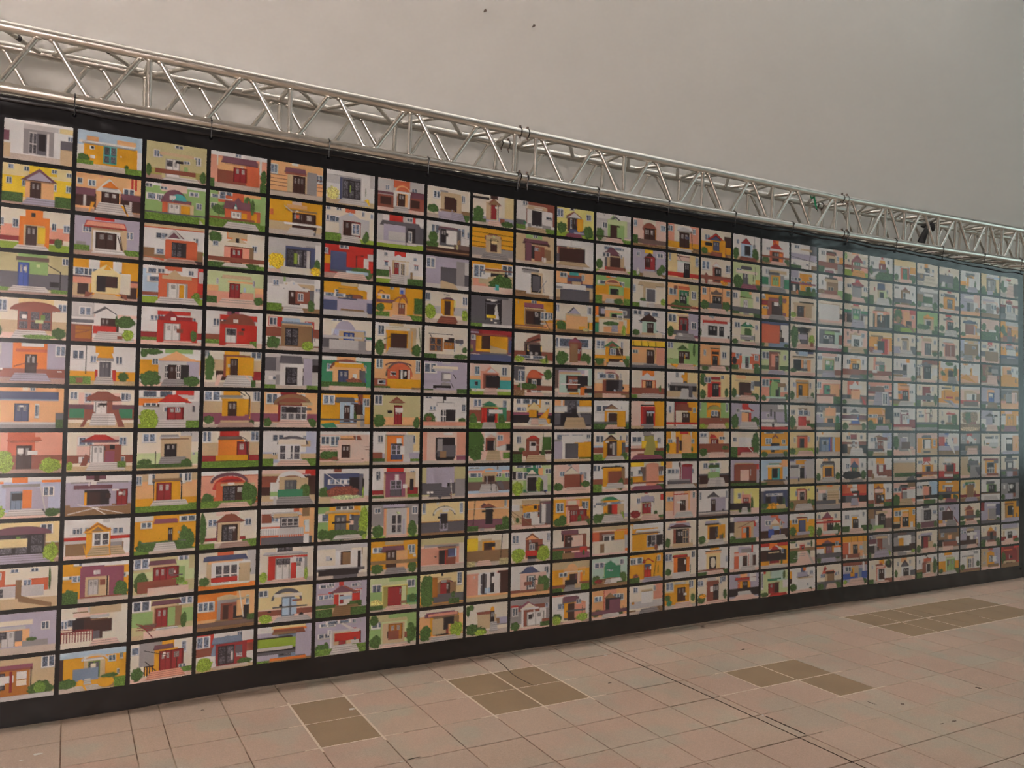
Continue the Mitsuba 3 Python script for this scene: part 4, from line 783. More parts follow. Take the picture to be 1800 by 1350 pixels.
BWf86 rE36007020 rW00009942 ww10043030 ww80069034 rT00409976 tn28127034 td30147030 td28106824 rD34287074 rr28326882 rd70309074 dk42386272 rk42406078 Gk42346060 rw48388050 bG00502092 bG70528694 fg00809999 sS30786699 rT30302884
BPs90 rw38006690 rt80009050 rp70009960 ww68108228 bG00003870 rG00003076 bG00403892 tP40086820 rx40186660 tT38186822 rT40206270 dK46286462 rk44286458 rw58285858 rw60286258 rk88409960 bG76489060 fg82669986 qS4060706090909040 sx40607892 qP3062466240863086 bG04583286
BBP86 rB00009915 rp00159928 rE00229950 rP00189926 ww02042808 ww72006812 ww02224236 ww22224036 ww66228036 ww88229938 cO32087028 aO34104834 rO34243658 aO34106834 rx34226658 du40326258 rK38326458 rZ00509978 qk3260005832600070 ww44344656 sv26587484 qv5650607080865684 lk54365680 lk66506880 qn6650804888748280 rB40148020
BYs90 rO00009966 rT00609990 rL00609986 ww94008824 lk18001478 tk32104824 tL30084820 tT30107025 tT38146624 rk36265826 dk42226070 rk42226076 rk34324038 rk62324038 lw00269928 bG82509990 fG00802696 rL26786280 fG66809996 rV30884096 rL34766488
Bxs84 rW00009956 rc00006020 ry00103048 ry00109948 ww02000010 rW26009955 rY00101050 ry00122450 rn04000012 zx32146030 rx26208066 rY36226656 dT40266076 rK40265872 rX00509986 rk68285040 rk66306838 lK84008080 fH00822099 fH78789999 sP22826099 rn66286838
BpP86 rW00009912 rP00128099 rp00149980 rR74099988 rK76109980 rw28168088 Gw32127082 rw30127082 Gw32147280 rk36186480 rn36165480 ww50165680 rw48167880 rB38606676 rk38144476 rk56146676 lw50165080 rw18202028 rw78266046 rO00809990 rx00869999
BWs84 rP00009964 ww76109034 rW00009966 rk00649972 rl70489970 rX66508068 qL2430684466004028 qx2628663870783078 rx28367280 qT2426662466362834 eY58126832 rk58286470 dk58266870 bG00603098 bG06704898 bf20805099 bG00001040 bG04002020 sv56607690
#10
Bws86 rT26009974 rw00002470 ww16003016 zW24128026 rx30148024 rn00642480 rw28269486 rV30729084 Gw39266882 rk40286676 rw66266866 rw84467648 ww76429452 rk78448848 bd18682878 fg00802494 fg76829999 sx24848099 rw46186822
Bxs90 rE26006814 ww44005610 ww00321056 ww88309870 rx00149990 zL18168632 rK20268834 rx22328285 rk32366880 rK34366680 rX48449080 rk36366080 rT48367486 ww60424852 rw72727888 rL24284088 lK24302684 rX58406454 rw70706886
Bws90 rw00006940 rw60009990 rW00000080 zV16068014 hV16086218 rW60009990 rx40167086 lk16086210 rk40226068 dk42266682 rn44286478 rX00888899 lV70307480 lV80406080 fX00802890
BYX92 rO70009990 rY00009970 ww42005610 re10041040 bB08061016 rm24107432 hm24107026 rL26247228 rx24268080 rX26307484 dk30366880 rK29364878 ww52405850 rk54425650 ww84369860 ww86366664 rv66728078 rx00866090 lk78649092 fX00889088 rT00848288
BWs88 ww08143036 ww78189244 rx34006020 rW00009968 qT2444342066006824 rZ26306672 qx3438663666187032 qK3036363062166820 rT00609990 Gk30407088 rk30387092 ry34427060 ry62426262 Gx34406458 rk38406888 dk32606888 ww08748086 ww76747880 bf00762898 bf66809099 bG86668099 rn78668076
BWs88 rn00048044 ww04149056 rW28009966 rn04141250 rW30009970 ww80268644 tr36148030 aT30127066 at32127054 at34147054 rt34327244 rT34407290 Gw44447286 rk36427070 rk64427070 ww46445888 rT00649980 rT72669980 bG08566078 bG76089946 lw18202085 fX00802899 sP26888099
BWz90 rY36007030 ww08002018 ww24003218 ww66002018 ww80089218 ww08283440 ww24303440 ww66303840 ww84309440 tL34106832 tc36107032 rc34286844 rc36326044 rY36406466 rm00449954 rk00549980 dK42386462 Gk42385662 qY0884326236803878 qY6268942484846888 qY1078367038809084 qY6466946494826880 sS36649084 sP44646686 rY40366060
BWs92 rO34009940 rW00009970 ww10142238 ww92149838 hr34127024 tr36106824 rT34226890 tT30247228 dw44324668 dw43326072 rw43326072 rk46345846 rK00629972 bG14503266 tG72008499 rG76169860 bG72608099 bG80548080 rT26626880 rT64626880 fG00722499 sx32768899 rW60426644
BEs88 re00009966 rd28006890 rE28003680 rO66097886 ww00242648 rk02202646 ww10224648 ww52000808 ww60007410 ww84129930 tw34083430 td32087034 tW38146230 rn36306632 rv36349086 dk39426084 rk40406286 rk66466650 bf00502999 bf60408088 bG70508096 bb80829090 rk72848699 sS34888899
BxP84 rw00002040 rY26008024 rW00009920 tT22106030 rx26067220 qX2226701070103024 qT2230704470143828 rY28246690 rZ70109990 rL82149980 rP74187884 Gw36447266 rT26549090 ww34466266 rw50628488 rw50466688 rk56246436 lX00502480 lX00406499 lw00600678 rn70208684 bG10602078 ww06004000 ww36463062 rn74209984 rw76208682
BWs90 rp36006822 rw00009970 ww02082038 ww88068838 ww90069836 tO36047026 vT34067024 rO36247088 rT36268086 dK44366890 dK44386288 ww50284634 bf00503699 bf64469999 rk42666490 rk84444648 ww60404662 sV40906499 rr36626680
BWz90 rw00009980 ww84089634 hu22067426 tu24047426 rk40266028 rP28269080 rW60267070 dn40346280 dk40346280 ww44366078 rT00789988 rP24267080 dn40346280 ww44366078 rh28462866 rT28482850 rT34545466 rk58466650 bG68368099 bG70349999 rO00889999 rX64668486
BWP92 rr36006010 ww04244050 rV00009980 rr02182024 rr88188820 ww06242054 ww84209636 tm20086830 rT20208840 tW26126034 tm18087030 tW24147034 rw28307236 rr34368084 rw28346684 rw28347090 rw72349090 rr36367488 rT34367490 dw42448688 rw44445686 rk46525668 rw58386250 bG00702699 rT80709982 fG76809994
#11
Bef82 rq00009980 ww00061836 ww78149236 ww34004608 rk36004406 tn22106836 tT22106830 tw26146836 rR28346880 rY50347084 dk33326684 dk33344684 rK30364480 ww36364070 rw56466862 rT52366860 ru32728088 bY56766280 rl46808286 bG00502890 bG70549999 sm22867099 rY54346876 rU50725080
BWs84 rw00009925 rw72009999 rk00246676 rn02266676 rn00286876 rx02284850 rx30266848 rT06284450 ww10304444 rT04260848 rx28243248 lV38026818 lV38104018 rv38026820 rw40047618 rk50287676 rW54386074 rx56365876 rV72486870 bk68667884 sx00769088 rK72300876
BxX88 rB32006816 rj36006620 ww12043024 ww72068024 rL26127030 rO00009940 ww10043020 rj36006016 rn00409948 rT30127066 rw76067428 cl30207044 ru32227036 rT30307062 Gk40286460 rx42306658 rw46308030 ru68389950 rn74486062 rx00446880 rw00428062 ru18609099 rV00521860 ru30207032 ww74066826 rw78508070 qn1680886080628499 rn12629099 bG80588080
BWX88 rp34006030 rW00006066 ww00041030 ww84048834 ww88069634 rO00586688 rY00609986 tw28106838 tn28106836 tl32146836 rx26346864 rr34406884 rw50406670 dR34406880 rK34404660 rP50628082 rO28408686 bG00582880 fG04702888 bG86569099 rY62748088 sX24868099 fH74829090
BWs90 rp38006030 ww00060040 ww90068840 rW00009988 ww86128840 ww02089842 ww02060844 tR38046820 cm34106830 am36107036 rT38227090 dR46407086 rR46426084 ww56446850 ww62446056 be52345838 bG02503699 bG00603299 bG66569899 rT36248026 sP42869099 rX40286090
BWs82 rB10009986 ri14009990 rP10109090 rl10088820 zv12147228 rx12146828 ri12227286 ri78229966 rw80069032 rZ00001070 rk30268870 dK33306280 rK33306082 rT36306070 ww46403850 ww48406046 rw16546858 ro68668092 rX78669970 rX78609968 rv80629968 rn00006010 eo68648672 rY40846490 rk80709986 rw16506450
BWs86 rO16003020 ww00021022 ww80003026 ww00001820 rn26004066 rY66009920 rO00002020 rv00206430 rx66209926 rw00246640 rw60249940 rn34006064 rk36026062 Gn36006060 rk46286060 rk00449888 rk70469878 rn02480080 rn72489984 qV2044305212961499 qV6044684484908092 sx24608696 rw18002222 rn02461684 rV68429946
BWx84 rw00009930 rV00209930 ww86080028 rw22129938 zw22128830 rl00309990 rw20129034 rl02349988 ww86089822 rV00241832 rn28369085 rO36348038 rY52349988 rY54349986 rk36367886 rk34406088 rx34364688 rB52465890 bG56566068 rE60566666 rw22148090 rn32407686 rk34387880 ru50404886 rY54369986 rE58526266 fG66869990 rn30386488
BPz88 rW36009930 rP00009980 rw68009970 ww38004806 ww16243040 ww88266854 ww88268054 tn24087036 tw28127036 tW26126834 rT30347080 rp34368086 dk50367480 dk52387082 rw38406860 rw36404652 bG00602690 bG72569980 rT28367078 sP28789092 rP00889999
BcX94 rP00009906 rP34006030 rY00109980 rp34127032 rW38146228 ww08202852 ww78189446 ww76168046 rR32306636 rT38347070 rP34368090 dR44449086 dR44446088 rT40366846 bG14603898 bG00702898 bG64627698 bG84709999 rT82689680 sP40869699 rp36344090
BWs84 rt30006612 ru36004010 ww10123234 ww68127830 rW00009966 ww10142034 rW60140080 rk24064640 rL22046816 hL22066818 rP50208082 rT30189074 rT32206678 dK32206680 rP50228084 rk53304038 rn00608870 rT00649974 fG00703099 bG84648080 rr92627280 rX26809099 rm58809899 fG86748090
BWf84 rw00009930 ww18083022 ww74009022 rY00269978 rO00009926 rx00009926 rY00309974 aO36086834 rO32229028 rO30266840 rw32348040 ro36388080 rP30387488 rp30366842 rO28386886 rY40426682 rk36406642 rO28366890 rT00769990 rT72709982 rY38446482 dL46426680 rK46426282 ww18364050 ww86348646 ww86348450 rk34626684 sV28809099 rx60768090 fG00862699 fg76789999
BWz90 rw00009970 rp00003006 ww14283850 rp02023604 zL28087030 rL28127228 rk32268030 rn32246486 rY32309078 rp60288690 rm60308482 dk43329086 dk44327086 rY34308280 rK42326288 rp60329082 ww78206436 bG00602890 bf00682699 bG82428070 bf64669896 rn38549060 sP26908299
#12
BWs86 rv00009980 rw00009920 tE30046830 ww18303254 ww88288656 ww22102404 vn30068028 re32208876 re34288076 rE34368088 dK40406878 rK40386680 rE60447284 bG00502498 fg72869999 sP24848099 rK72800084
BWf88 rw00009980 ww18068018 ww72088018 tK22086836 hL22106838 tL22107030 rx28388080 rn26386078 rx32388080 dK40426886 rr26768090 rr28788690 rK40427080 ww18284044 ww76307044 bG00502288 bG82688490 sP00889999 rT30768288
BYX90 rE00009936 ro30006008 rB40006004 ww06206032 ww06188232 ww74208236 rY00364090 cO26107030 aT28147036 rO30247070 rx32266670 rY28307680 dd38347068 rE38368072 ww44426666 rE40406276 rk42446670 bG66506084 rO12668090 rO54706890 sv26806896 bG52768099 fg00702099 fg80769999
BOX90 ro00001030 ro00000836 rn10009940 rl16083026 rk10262844 rw12320438 rY00409990 rW28006812 zw28088016 rO28128080 rO30148086 rE42208070 dE46246066 rE44228070 ww48268070 rk46246272 ww78109026 rx00369940 rd00602890 rk00562260 rW12429090 rO24709088 rv48628082 rO64608090 bf74607699 bG22507066 rO68488080 sl46646686 bf76588899
BWX84 rW00009966 rP36006416 ww04083040 ww74108036 ww04103032 rg00609974 rE00609970 tg26106830 td26107432 tT36166430 rY30307480 rE38306886 rY30326884 rd42306270 rE50307074 dK42348080 rK40367084 ww44366060 bG00602896 bG78689999 qO2684347234962899 qO7076827680908094 sS34829099 rY00728860 lx66308072
BWX80 rW00009950 rp30006020 ww08122836 ww74107432 ww74127634 rP30006018 cm22107030 aX26127040 ax26186440 rx24306080 rw24367440 rO24366880 rO26388080 rO00506480 rO00529980 rT24387082 dk33386680 rn34368080 rk33386678 rk58387068 ww10166034 rk84608070 rw24368036 bB56706280 lB56725680 rP24808899 fX76829090 rT00769984
Bws88 rw00009980 ww04163644 ww04184240 ww76188046 tK28127032 tL26127232 tX34166830 rw32308038 rY30369090 rY32388686 rw38426680 rY34368042 rx40446680 dK42466680 rK43446284 rn00749984 fG00809999 bG70727888 sP30849099 rY66369092
BWf86 rW00009955 ri40006010 rE44006210 rn42006008 ww06123038 ww74128036 ww92109838 tv28106832 rB00489956 rP00569960 rT00549974 tT30107034 tK28107032 tX34186630 rY34309080 rY28328090 rK38328080 dK40387482 rn52389084 rv54386080 rw44323438 rY66328090 bG76709899 fg00762699 sS30849099 rL38806684
BWP90 rw00009960 rw24006810 ww00062228 ww82048028 ww80066030 rY34006010 rw26006012 zk22128018 rk24148820 rT00549976 rY30208066 rX34209070 ru36246870 dn38286872 dn38306870 ww44326070 rY28168068 lY30203070 lY74207470 rT42288070 bX66608898 bG70528694 fg00722699 rY28684080 sS34709088
BWs86 rw00009970 rl00689980 hE20086220 hd20087824 rx24207430 rY30207480 rY32268080 dR42306868 rK42308068 rr54347274 rx70248874 ww00300830 ww02300842 rk06340842 ww24304038 ww88260034 bG00626898 bG00642698 bf78609099 bG78568080 sS24709096
BPX94 rw00009915 rt70006688 ro68009990 rr00209080 rO00189920 rx00009914 rt02206286 rT20206890 Gv28287088 rk28307090 Gw30329080 rv80349980 rw84309080 rY62209088 rW00509299 rX22603490 rt90609088 rP00929999
BEX86 ri00009970 ww06143634 ww78089028 rd68006840 td32126824 td34107030 rE34286876 rd36288070 dd40367076 rd40388076 ww43404842 ww58404846 rd30648068 bG00562490 bX08688690 bR08703086 bG76509894 sS32749096 rw54728088 fG70849096 rX00889999
BOP90 rp34007090 rr34003688 rr68006890 rp36006688 ww08203038 ww78209042 ww80186038 tG36126830 tX38146830 rn38306878 rm54308070 dK40346884 rK40326682 rk38308082 rL50368080 rk34708076 bG08643084 bG00702490 bk00688086 fG70768890 bG88609080 sS28768096 rL00709982
#13
BPx88 rW30006820 ww02061230 ww82149836 aT28127040 rT32307088 rh38347070 dK34326684 dK34325084 rv54385848 rZ00729988 fG00601590 sm24887898 fX00909999
BlX86 ry36006014 ww12102228 ww72089226 tK32107034 rR36266672 dK38305264 rw56325842 rk66266880 qs3278687899993099 bG78509980 fg00802299 bw12682096 bG70669090
BWs84 zx16089922 rx32207080 ww02201050 ww40307080 rn42346878 bG22664284 rS20784299 bf84649990 fg00842299 sS48806899
Bws86 ww20003024 ww82063024 ww02043020 ww20404848 tK22127842 hK20208042 ri30427690 dK44466488 rx28827490 bG00702494 lu72749982 rW70809099 rw72389070
BOs82 ry00049922 rk00229926 lk04040622 lk28043022 lk48045022 lk70047222 rp74269988 ww02362048 dK44346684 rP66306890 lk70266690 sV30848299 rn00909999
BWs82 ro32006820 tw26086830 rw26226834 rt30347484 rO34387080 dK42366280 rT00629984 bG82529078 sS24829099 fg00861899
BPx88 rY68009990 rw40046610 rk28147018 rr28207290 rR36246890 dk44346682 rB46387044 rV30826888 sV36846899
BwX82 rV36006010 ww02183440 ww78219044 rP00508099 rD40146884 ry32348070 rT00609970 zV36107016 aD42147690 rT20784099 fG70709999 sm00849999 ww60004000
Bwx88 ry00009916 rW40009016 rk44126618 rY00509974 ww00300850 ww22284044 ww84269650 rZ30189834 rZ36287066 rp46128494 ep46788496 ep46048420 rT00709976 fG76809999 bG00500884 sm00849999
BWX90 rr42005204 hl28107034 rl32147030 rk36347036 rx34366478 dR36386674 rw62346678 ww20183038 ww72187044 rr90089930 bR00603290 bG70648282 fG72829990 sP30789099
Bwx90 rY08009994 rY00009990 rw84009999 rP00089014 zw16229032 rY20348084 Gv50429086 rk56446476 rk78449880 bT84767299 rW00040898 rw88168884 rw10009018 rZ06349038
BYs88 ww02104034 ww02142034 ww82089228 tR36164832 vr34147632 dr42366484 ru44366446 rw60446456 lk80147284 bT10662896 fG00803099 bG84428676 sl36829999
BWs88 rp72009954 ww12042624 ww72047824 zx34167024 dK40286666 rk52384438 rv00569980 rw36247064 bY08541664 fX60809999 fX00842090 sV28829099
#14
BWX90 rp00009980 rW20007070 ww00081630 ww78088830 zw28067826 hv28107824 rY00649988 dK36286884 ru56426850 rL00680078 lk74207884 sS26887899 fX80829999
Bcs88 rW30007080 rp30067022 rP30087024 lk28008088 rk28247226 rr00689984 ri30287066 rr32686886 dk50327086 ww04001030 ww88049840 rw30307066 dk52327084 rk28087010
BOP88 rH68009980 ww04203046 ww76249256 zT32102022 rt34107022 rE36246088 dd38266886 dk38446086 rE62446886 rR68849990 bG04708098 bG20603890 rT00829088
BcP84 rm66009990 rl66009980 ww02063036 zP30067012 rK38146476 dR36186880 rk48406070 rn20646882 bG00502290 sV22749299 rV30767086 ww94307658 sw34765086
Bes84 rE68009980 ww02002024 tG30087026 vG32107026 rE36267080 dK38327278 rw42365056 rY56445860 rw62326254 bG82009050 bY06749894 bT06582476 rE00609980 sP30789099 dK38325478
Bws82 rY56009970 rc66009980 ww28003822 zY46106022 rY52186662 dK54346460 rk10489680 rV12409650 dK28503492 rk38505080 ww10420460 rx00709992 qv4860666099994099 rn82507092
BWs88 rY66009980 rw00006640 ww08161644 ww84209440 rR26006690 zT30087232 hT28127034 rT30208034 rW30346890 rk50407082 dK50407482 lk26002690 rr00769984 sS28849099
BYs82 rW16003040 rr44007010 rW76008240 ww06282042 ww30284244 ww80289044 rT40203280 rY40284090 rO50148086 eO50107624 rK42345070 bG00401278 bG80548678 sS10800699 fG50809999
Bws84 rO00002026 ww04283046 ww30284246 ww82289046 rR44204890 rm50148488 eR50108622 bK40004824 rn06708084 rV10667872 fX50829999 sS00849999
BPP90 rO00003070 rP28006010 rO78006070 ww04203036 ww86049428 rr26107216 rP26147284 lr26002686 dK46346472 rw52383644 sS28769096
BWs90 rp34006610 zl12088022 hL10128022 rk14228228 rT26307690 dk34306880 dk36346084 Gx56347486 ww08241832 bG00581896 bG86668492 rx24828896
BWs88 re00207010 rR24167224 rr28147020 ww00082436 ww84049630 ro28247880 dK40266878 rK44306874 rw66346250 bG00602288 bG80508288 rS24788099
Bcs86 rY00404084 ww04022834 ww76029230 zv30046812 rY30147880 rY34167880 dK40246674 rY66247870 rw70466054 bG00482070 bd06662488 bG82509880 sP28789099
#15
BYX88 rW00009946 ww12203044 tK20107840 vr18128040 tu30246840 rY30408080 rY36408078 du40446078 rK76209960 rT00000300 bG00682494 rt82607499 rk14503862 sT28829099 rY70608099 rY66368080
BWs86 ww04123046 ww82189850 tP36106630 tw34167034 rT40326690 dk46346884 bT12562698 bY64629299 rT00669980 lX38306232 rr74749984
BOs84 ww06042030 ww84089832 tZ34087028 rZ34187028 dk42327076 dk40325478 rZ64345240 rn00609980 bG00503086 bG68509990 sP24809099 lT30003264 lT72007280
Bws82 rP00009920 ww28003806 ww38004609 rr08189030 tr06149038 rw12289082 dk26385674 dk62387876 bk48445850 bG00500680 bk90709884 rP00829999
BOs84 rW66009980 ww12202042 ww72248850 rk34126616 ro36186680 rk40266836 dk42425878 rO62266880 rZ00769984 bG04803098 bG76809698 sP30809099
Bcs88 bG00002450 rr24126824 rR24146828 rx26246828 rr26307090 dk42366486 rO62447050 bG00582298 bG82549690 ww70068020 ww16143836 rw26086610 rw64226822 sP30889099
BED84 rY24007056 ww00000630 ww86009636 cX26107030 aD28147430 rY28286856 dK38346880 rT00589984 ww60304050 bf00782096 bf84749890 sP24809099 ww72607066
BWs82 rO32008046 rw00003046 ww02062622 ww66208632 tr34084824 hr34126026 dR40286476 dR38286070 rT00469980 bG00602894 bG74549870 bR72667692 sP30789099
BWs90 re32006022 ww14083030 ww72083030 zG30176826 rG32206828 ri36287060 dw42325662 rn00509960 rK02569988 rK68569988 rE30446666 rE64446866 sS26669098 sv54627498
Bws86 ww02061040 ww90049840 tn26107028 vn28087032 rl40309080 dK42365680 rn78748484 rn00809984 rV00909499 rZ00949999
BWs88 ry36006006 zl22087020 rk22187024 rY30249076 dk36306076 rK36345878 Gk56306672 ww74187026 bG00602694 bG84548088 rZ70628080 sS28789099
Bws86 rY40007008 zO24107822 rK24107814 rc28207482 dk38326078 eW42365874 ww92329860 rT00789084 fG00863099 fG76829999 sP28849099
BWP88 rv32006012 ww00082030 ww80009422 zT28147226 rT30207088 dk52287084 rw42345254 be32283244 ww74028030 bG00562696 bY04583076 bG84509888 sP28889999
#16
Bwx86 ww14202240 ww72308250 tR28106834 rB30347084 dn42406480 rk44406276 bG00482499 bG68469499 bn78008040 sT20849099
Bes86 ww14243442 zn30127022 rn30156826 dn38346684 dn36366484 re56307080 rW12309040 bG00484099 bn80108260 bG72407670 rY82609880 rX70789986 fG70829999 sm28829099
BWx86 rE28006824 rO60006812 rw00000000 ww02102032 ww84169638 rD26247030 re28287490 dw40345686 rn00649984 rn74689986 fG00802690 fG76849999 lk28247426 rV40846090
BWs86 ww08143036 ww82189240 tG28107030 hd30148030 ed52146030 ew50126222 re32307284 dk46366484 rG44386880 rV30628280 bG00782499 bG82508099 rw00666868 sP30889099
Bwx84 rt00249970 ww14243848 ww80289450 tw28087838 rt26348082 rt26346684 dk48366078 ri36346466 rw34647284 bk00402070 bG76609876 fG00702488 fG78749999 rw38686484 Gk48386080
Bws84 rc00009976 rO16005014 rx14207026 rk28286478 rK26307280 rn68209940 ww68208058 rT44687480 bG00502090 bG66669899 sP24789099
Blx88 rr38006020 tr32088030 rr34268030 rw32266832 rx36346870 rr40367072 dk48346270 rO36366070 bG00422899 bG68509999 ww18203036 sS26709699
BWx88 tW24106826 rw26226832 rn34346876 rw28268076 rv36346876 dk46366474 rw30347480 ww08222040 bG70009999 rR24607892 fG00602499 sP28809999 lw34267678
Blx88 rx16128082 rr30246832 rr20169836 rV32348484 rV34366484 rt64307080 rV68367866 rn16189082 ww86287856 rT12189080 rR12201680 rT62387484 rP34386482 ww68367060 rK00809092 fG00889999
Bqs84 aP38104840 rP38246070 rp40247272 dR44366470 rk00582080 rV00001260 ww26183640 ww72167036 bG70348090 bk32707892 rG30728292 rP72769999 rk00566882 sS38726299
BlP82 rw00001290 rr24189040 qR2644881886083052 rx14208280 rt40387084 ro42427284 rv46446062 rw86149624 rl80489074 rk00181660 rk56406684 bG00702299 fG00829099 lR28428018
BwP88 rv36004040 rl30067030 rr74008030 rt16243288 rw32307090 dK44406082 rK46486076 rV40147430 rt66346480 rv68309080 rK78409080 rP16306042 sS34809099
BlP90 rO36006014 zR18149024 rr22147022 rt28267264 rY36307064 dk44306266 rk00549984 ww16343236 qS3066706680902890 rw68009032 qP2680788099990899 lR20149016
#17
BwX86 ro40006020 tr22127838 hr22188040 rw24368044 rt28447888 rK36487284 dK40486484 ro62507486 ww16303044 ww78347850 rr50004010 bG00703094 bG80689999 rT00649972 sP26869499
Bvs82 rw00009938 ww14103030 ww82108030 rx28129026 rn24206432 rY36307274 dE38386476 dD40405272 rw62387074 rd00422472 rd76449982 rV28308074 rY34326876 dE38386072 sV22789099
BYP84 rw00001020 ww02081420 rT24129026 rm24188882 rT20248084 dK36307682 rK40426676 rw44306044 rT00262640 rR00282244 bG76006040 ww04502458 rY76309970 sV24809099
Blx84 ru00009930 rt00103070 rT00143884 rw70109984 rK36306874 dK40307474 Gx42407262 rK12608282 rU26789899 rw30183028 bG00801299 bG80849999 rt00126684
Bes84 ww02103040 ww80209042 rm30146084 rZ28087020 rp32206664 rw36264020 dk50246480 Gk50246450 rx36166682 rG00649980 bG76729084 re32626680 sl22829099 rT28126082 rp36205868 dK50246480
BpP84 rW70009960 ww02103040 ww82309456 rd30107086 rE34186888 dk52206684 rw56266640 rr38163032 re40124430 rX34249040 bG00722096 bG82669994 ri18789086 sV24849499 rE36226050
Bls82 rV00009930 rw60009920 ww20363052 rn40203248 rk46305260 rw00605070 qG8400920099998899 rn00709974 ru66709980 rw04769984 rV48605872 rw20746488 rr00889999 rk40764890
BYs86 ww12008006 ww70008206 tY24108044 vT24088042 rY28268082 ww16244048 ww76309048 rK36446880 rk38446680 rY50726880 rB00569970 rB78569970 bG00762699 bG78749999 sV20849099
BBs82 rY28148030 rj28166822 rw24206828 rW20227830 rY28308084 rY26308084 dj40347082 rk42366272 rB00620084 rn10789884 rX18826699 ww90669882 rO76009930 fG00883099 sX20849099
BnD82 rw00009914 ru14129880 ru10148870 rk58268070 dk62266472 rv20248036 rk18343668 ww20266632 bY18607290 bG00603080 bG80409080 qx5870886699996099 fG00849999
Bls86 rt36006410 tt32088834 tW36146834 rx34348090 rx34387088 dB44446884 rB42446882 ww16203840 ww78247046 rK00609990 rK72549990 rb28544888 rb72547088 sS32789699
BYs86 rw00003040 rr00009914 ro32006030 tw24108830 tr30127232 hr30147234 rw22288036 rx30367086 dR32446880 rK32466458 rk02289470 rK00302270 ww76248442 bG72648090 rx28366840 sS24869499
BeP88 ww02001070 rV36004420 ri38009040 rd26306040 rd26307436 re26408090 dR28486688 rT52467088 rK50486688 re66487288 rr12002010 rw80409970 bG80009040 bG00803099 sr28889999
#18
BwX82 rO40006016 rw40008016 ww14063420 rn72009960 rx36188026 dk44306864 rw34246866 rk00406460 rl00409964 lk00549968 rw00727899 ww08762084 ww58766684 fG00864099 lk74406899
BwX78 rl00003050 rY34108060 tY34084030 rY36186480 ww42425452 ww00304040 ww12304042 ww70208032 ww82207432 ww80406050 rm00489556 rR00483258 rk00543484 rw08601884 rB56649980 bG56607886 bG80649686 fG30829999 bo22783096
BWs86 rx10229030 rk34168822 rx14288280 rk26346478 dK26345876 Gk30405660 rO52367078 rn62368078 rx56348078 bf00602484 sP10808299
BWs82 rw30009008 rk20128018 tk20147830 hk20108024 rk36286470 rx58366674 dn40326878 bG00003499 bf70389680 rT72808099 rl32606640 sP22789999 rT78709088
BWP84 ru22009010 rB24006818 zK08209624 rx10246830 rk14326078 rk16324080 rO44328080 dw52346678 rw14327834 rn44686880 bG00682888 sP10849099 ww24003416
BWs84 rY24087214 ww12182438 ww76168440 rY26167480 rx22127418 dk34286470 rY50287074 rn26187022 rT26162872 bG00502090 bG80549688 sS28729894 lk72187284
BWX86 tn32107036 rX34147032 tw34147032 rw34227050 dk38506282 rr34466684 rr58506684 ww04202240 ww76203242 ww76248046 rT66608076 bG04462690 bG00402099 fG68749990 sP26849099
BYs88 rV00009940 rc00009970 rT28147220 ro30187080 rt32187286 dk40266076 rk40266074 ww18202444 ww72168040 rt58206284 rD00649990 bG00642690 bf70669999 sP28769999
Bls78 ru00002008 rv00126670 rv00128018 rn04243636 rw00380444 rY26046622 qx4220606070907090 rX46286076 rw36408080 rk42367082 rl60146684 qv6010990099996878 rx00789999 rn34744090
BqX70 rT28106420 rt30146884 rP34187068 dk42246070 rT64147080 ww24183240 ww72128020 rX00569980 bG00602090 bG86507084 sS20709498 sS60707498 fG86569980
BYX84 rw00009926 rP38006006 rx28146020 rR28167020 rY30227280 dk36286474 ru40307072 rY64267074 ww10223442 ww74167036 bG00502890 bf70489899 rl30748086
BWP70 rX00309940 bG00002810 rX00369944 tP40103622 aP40106020 rr40186038 dk48245636 ww24103024 ww68108022 fG00403288 fG66408070 qP4644644499992099 qs6444704499998899 bG82009030 rS16684070 rV22606062 rV30526254 rV10787478
BwP88 ru44006020 ro52006412 rn34206042 tu26147838 en28307640 rl30187036 rx30409044 dk42486482 rK42486880 rw30447084 rY00101040 rK00401060 ww78149232 ww74646872 bG00603092 bG74808898 sP30889099
#19
Bws84 rP60009970 rY84309960 zK32107424 rT32186828 rx34287484 dk44406678 rw46667080 ww12102830 ww74248450 rT00569984 fG00742699 sw22807299 rm28906299 rV78609999
Bws84 rn44006010 rP60009920 zK26107822 rx28188030 rx34307892 rX36308092 Gx40486286 ww14242244 rT00649980 bX00602880 rE78609999 sP00809999
BWs72 rn04269930 rx06129078 rX12188070 rx18303850 rk50326658 rn14528072 rw50567670 rZ00509972 rP10729990 rn80207876 rw04148880
Bws84 rO40107020 rn08109090 ri40209686 rE14187060 rn10183060 rk24307074 ww26366048 dn46406686 rw02709096 rT86309970 rm00869999
Bws86 rP20008014 ww02122230 ww72129234 rx22207280 dE34287076 rw38325246 rd38507076 rn54605870 rV00709988 rT74689990 sl20767899 ww56386058
BWs74 rP00009912 rp14169978 rO56209274 rR28225274 rd32245674 rw42284434 rk42405850 ww02102040 rT00608074 fG60709999 rP02707099 rX92409970
Bls88 rw00289936 rn00009928 ww16062018 ww72068020 tO34007640 rx30388092 rO38507488 rK46527086 ww14343850 bd78389680 rn00709988 fG76709999 rx28208046 rO36088042
BWs80 rY22003010 rx08209980 ru12206880 rn14229026 dU18306278 rk30384252 rm56225880 rB70227880 rm84228880 rY78229980 bG00601290 ww02161036 rr60226480 rb52226078
BWs84 rO30005010 rn50006010 zK24127822 rn26207884 rY28307278 rx32267032 dR38386674 rK38406472 ww18222838 ww76227838 bG00582092 bG78569988 sv24768094
Bxs78 ro44006808 rY40000004 rv08209860 rx46229480 lX46329432 lX46429442 lX46529452 dk26344272 ww02120830 ww92109830 rn00628078 rn90609976 rV00809999 rP10204032
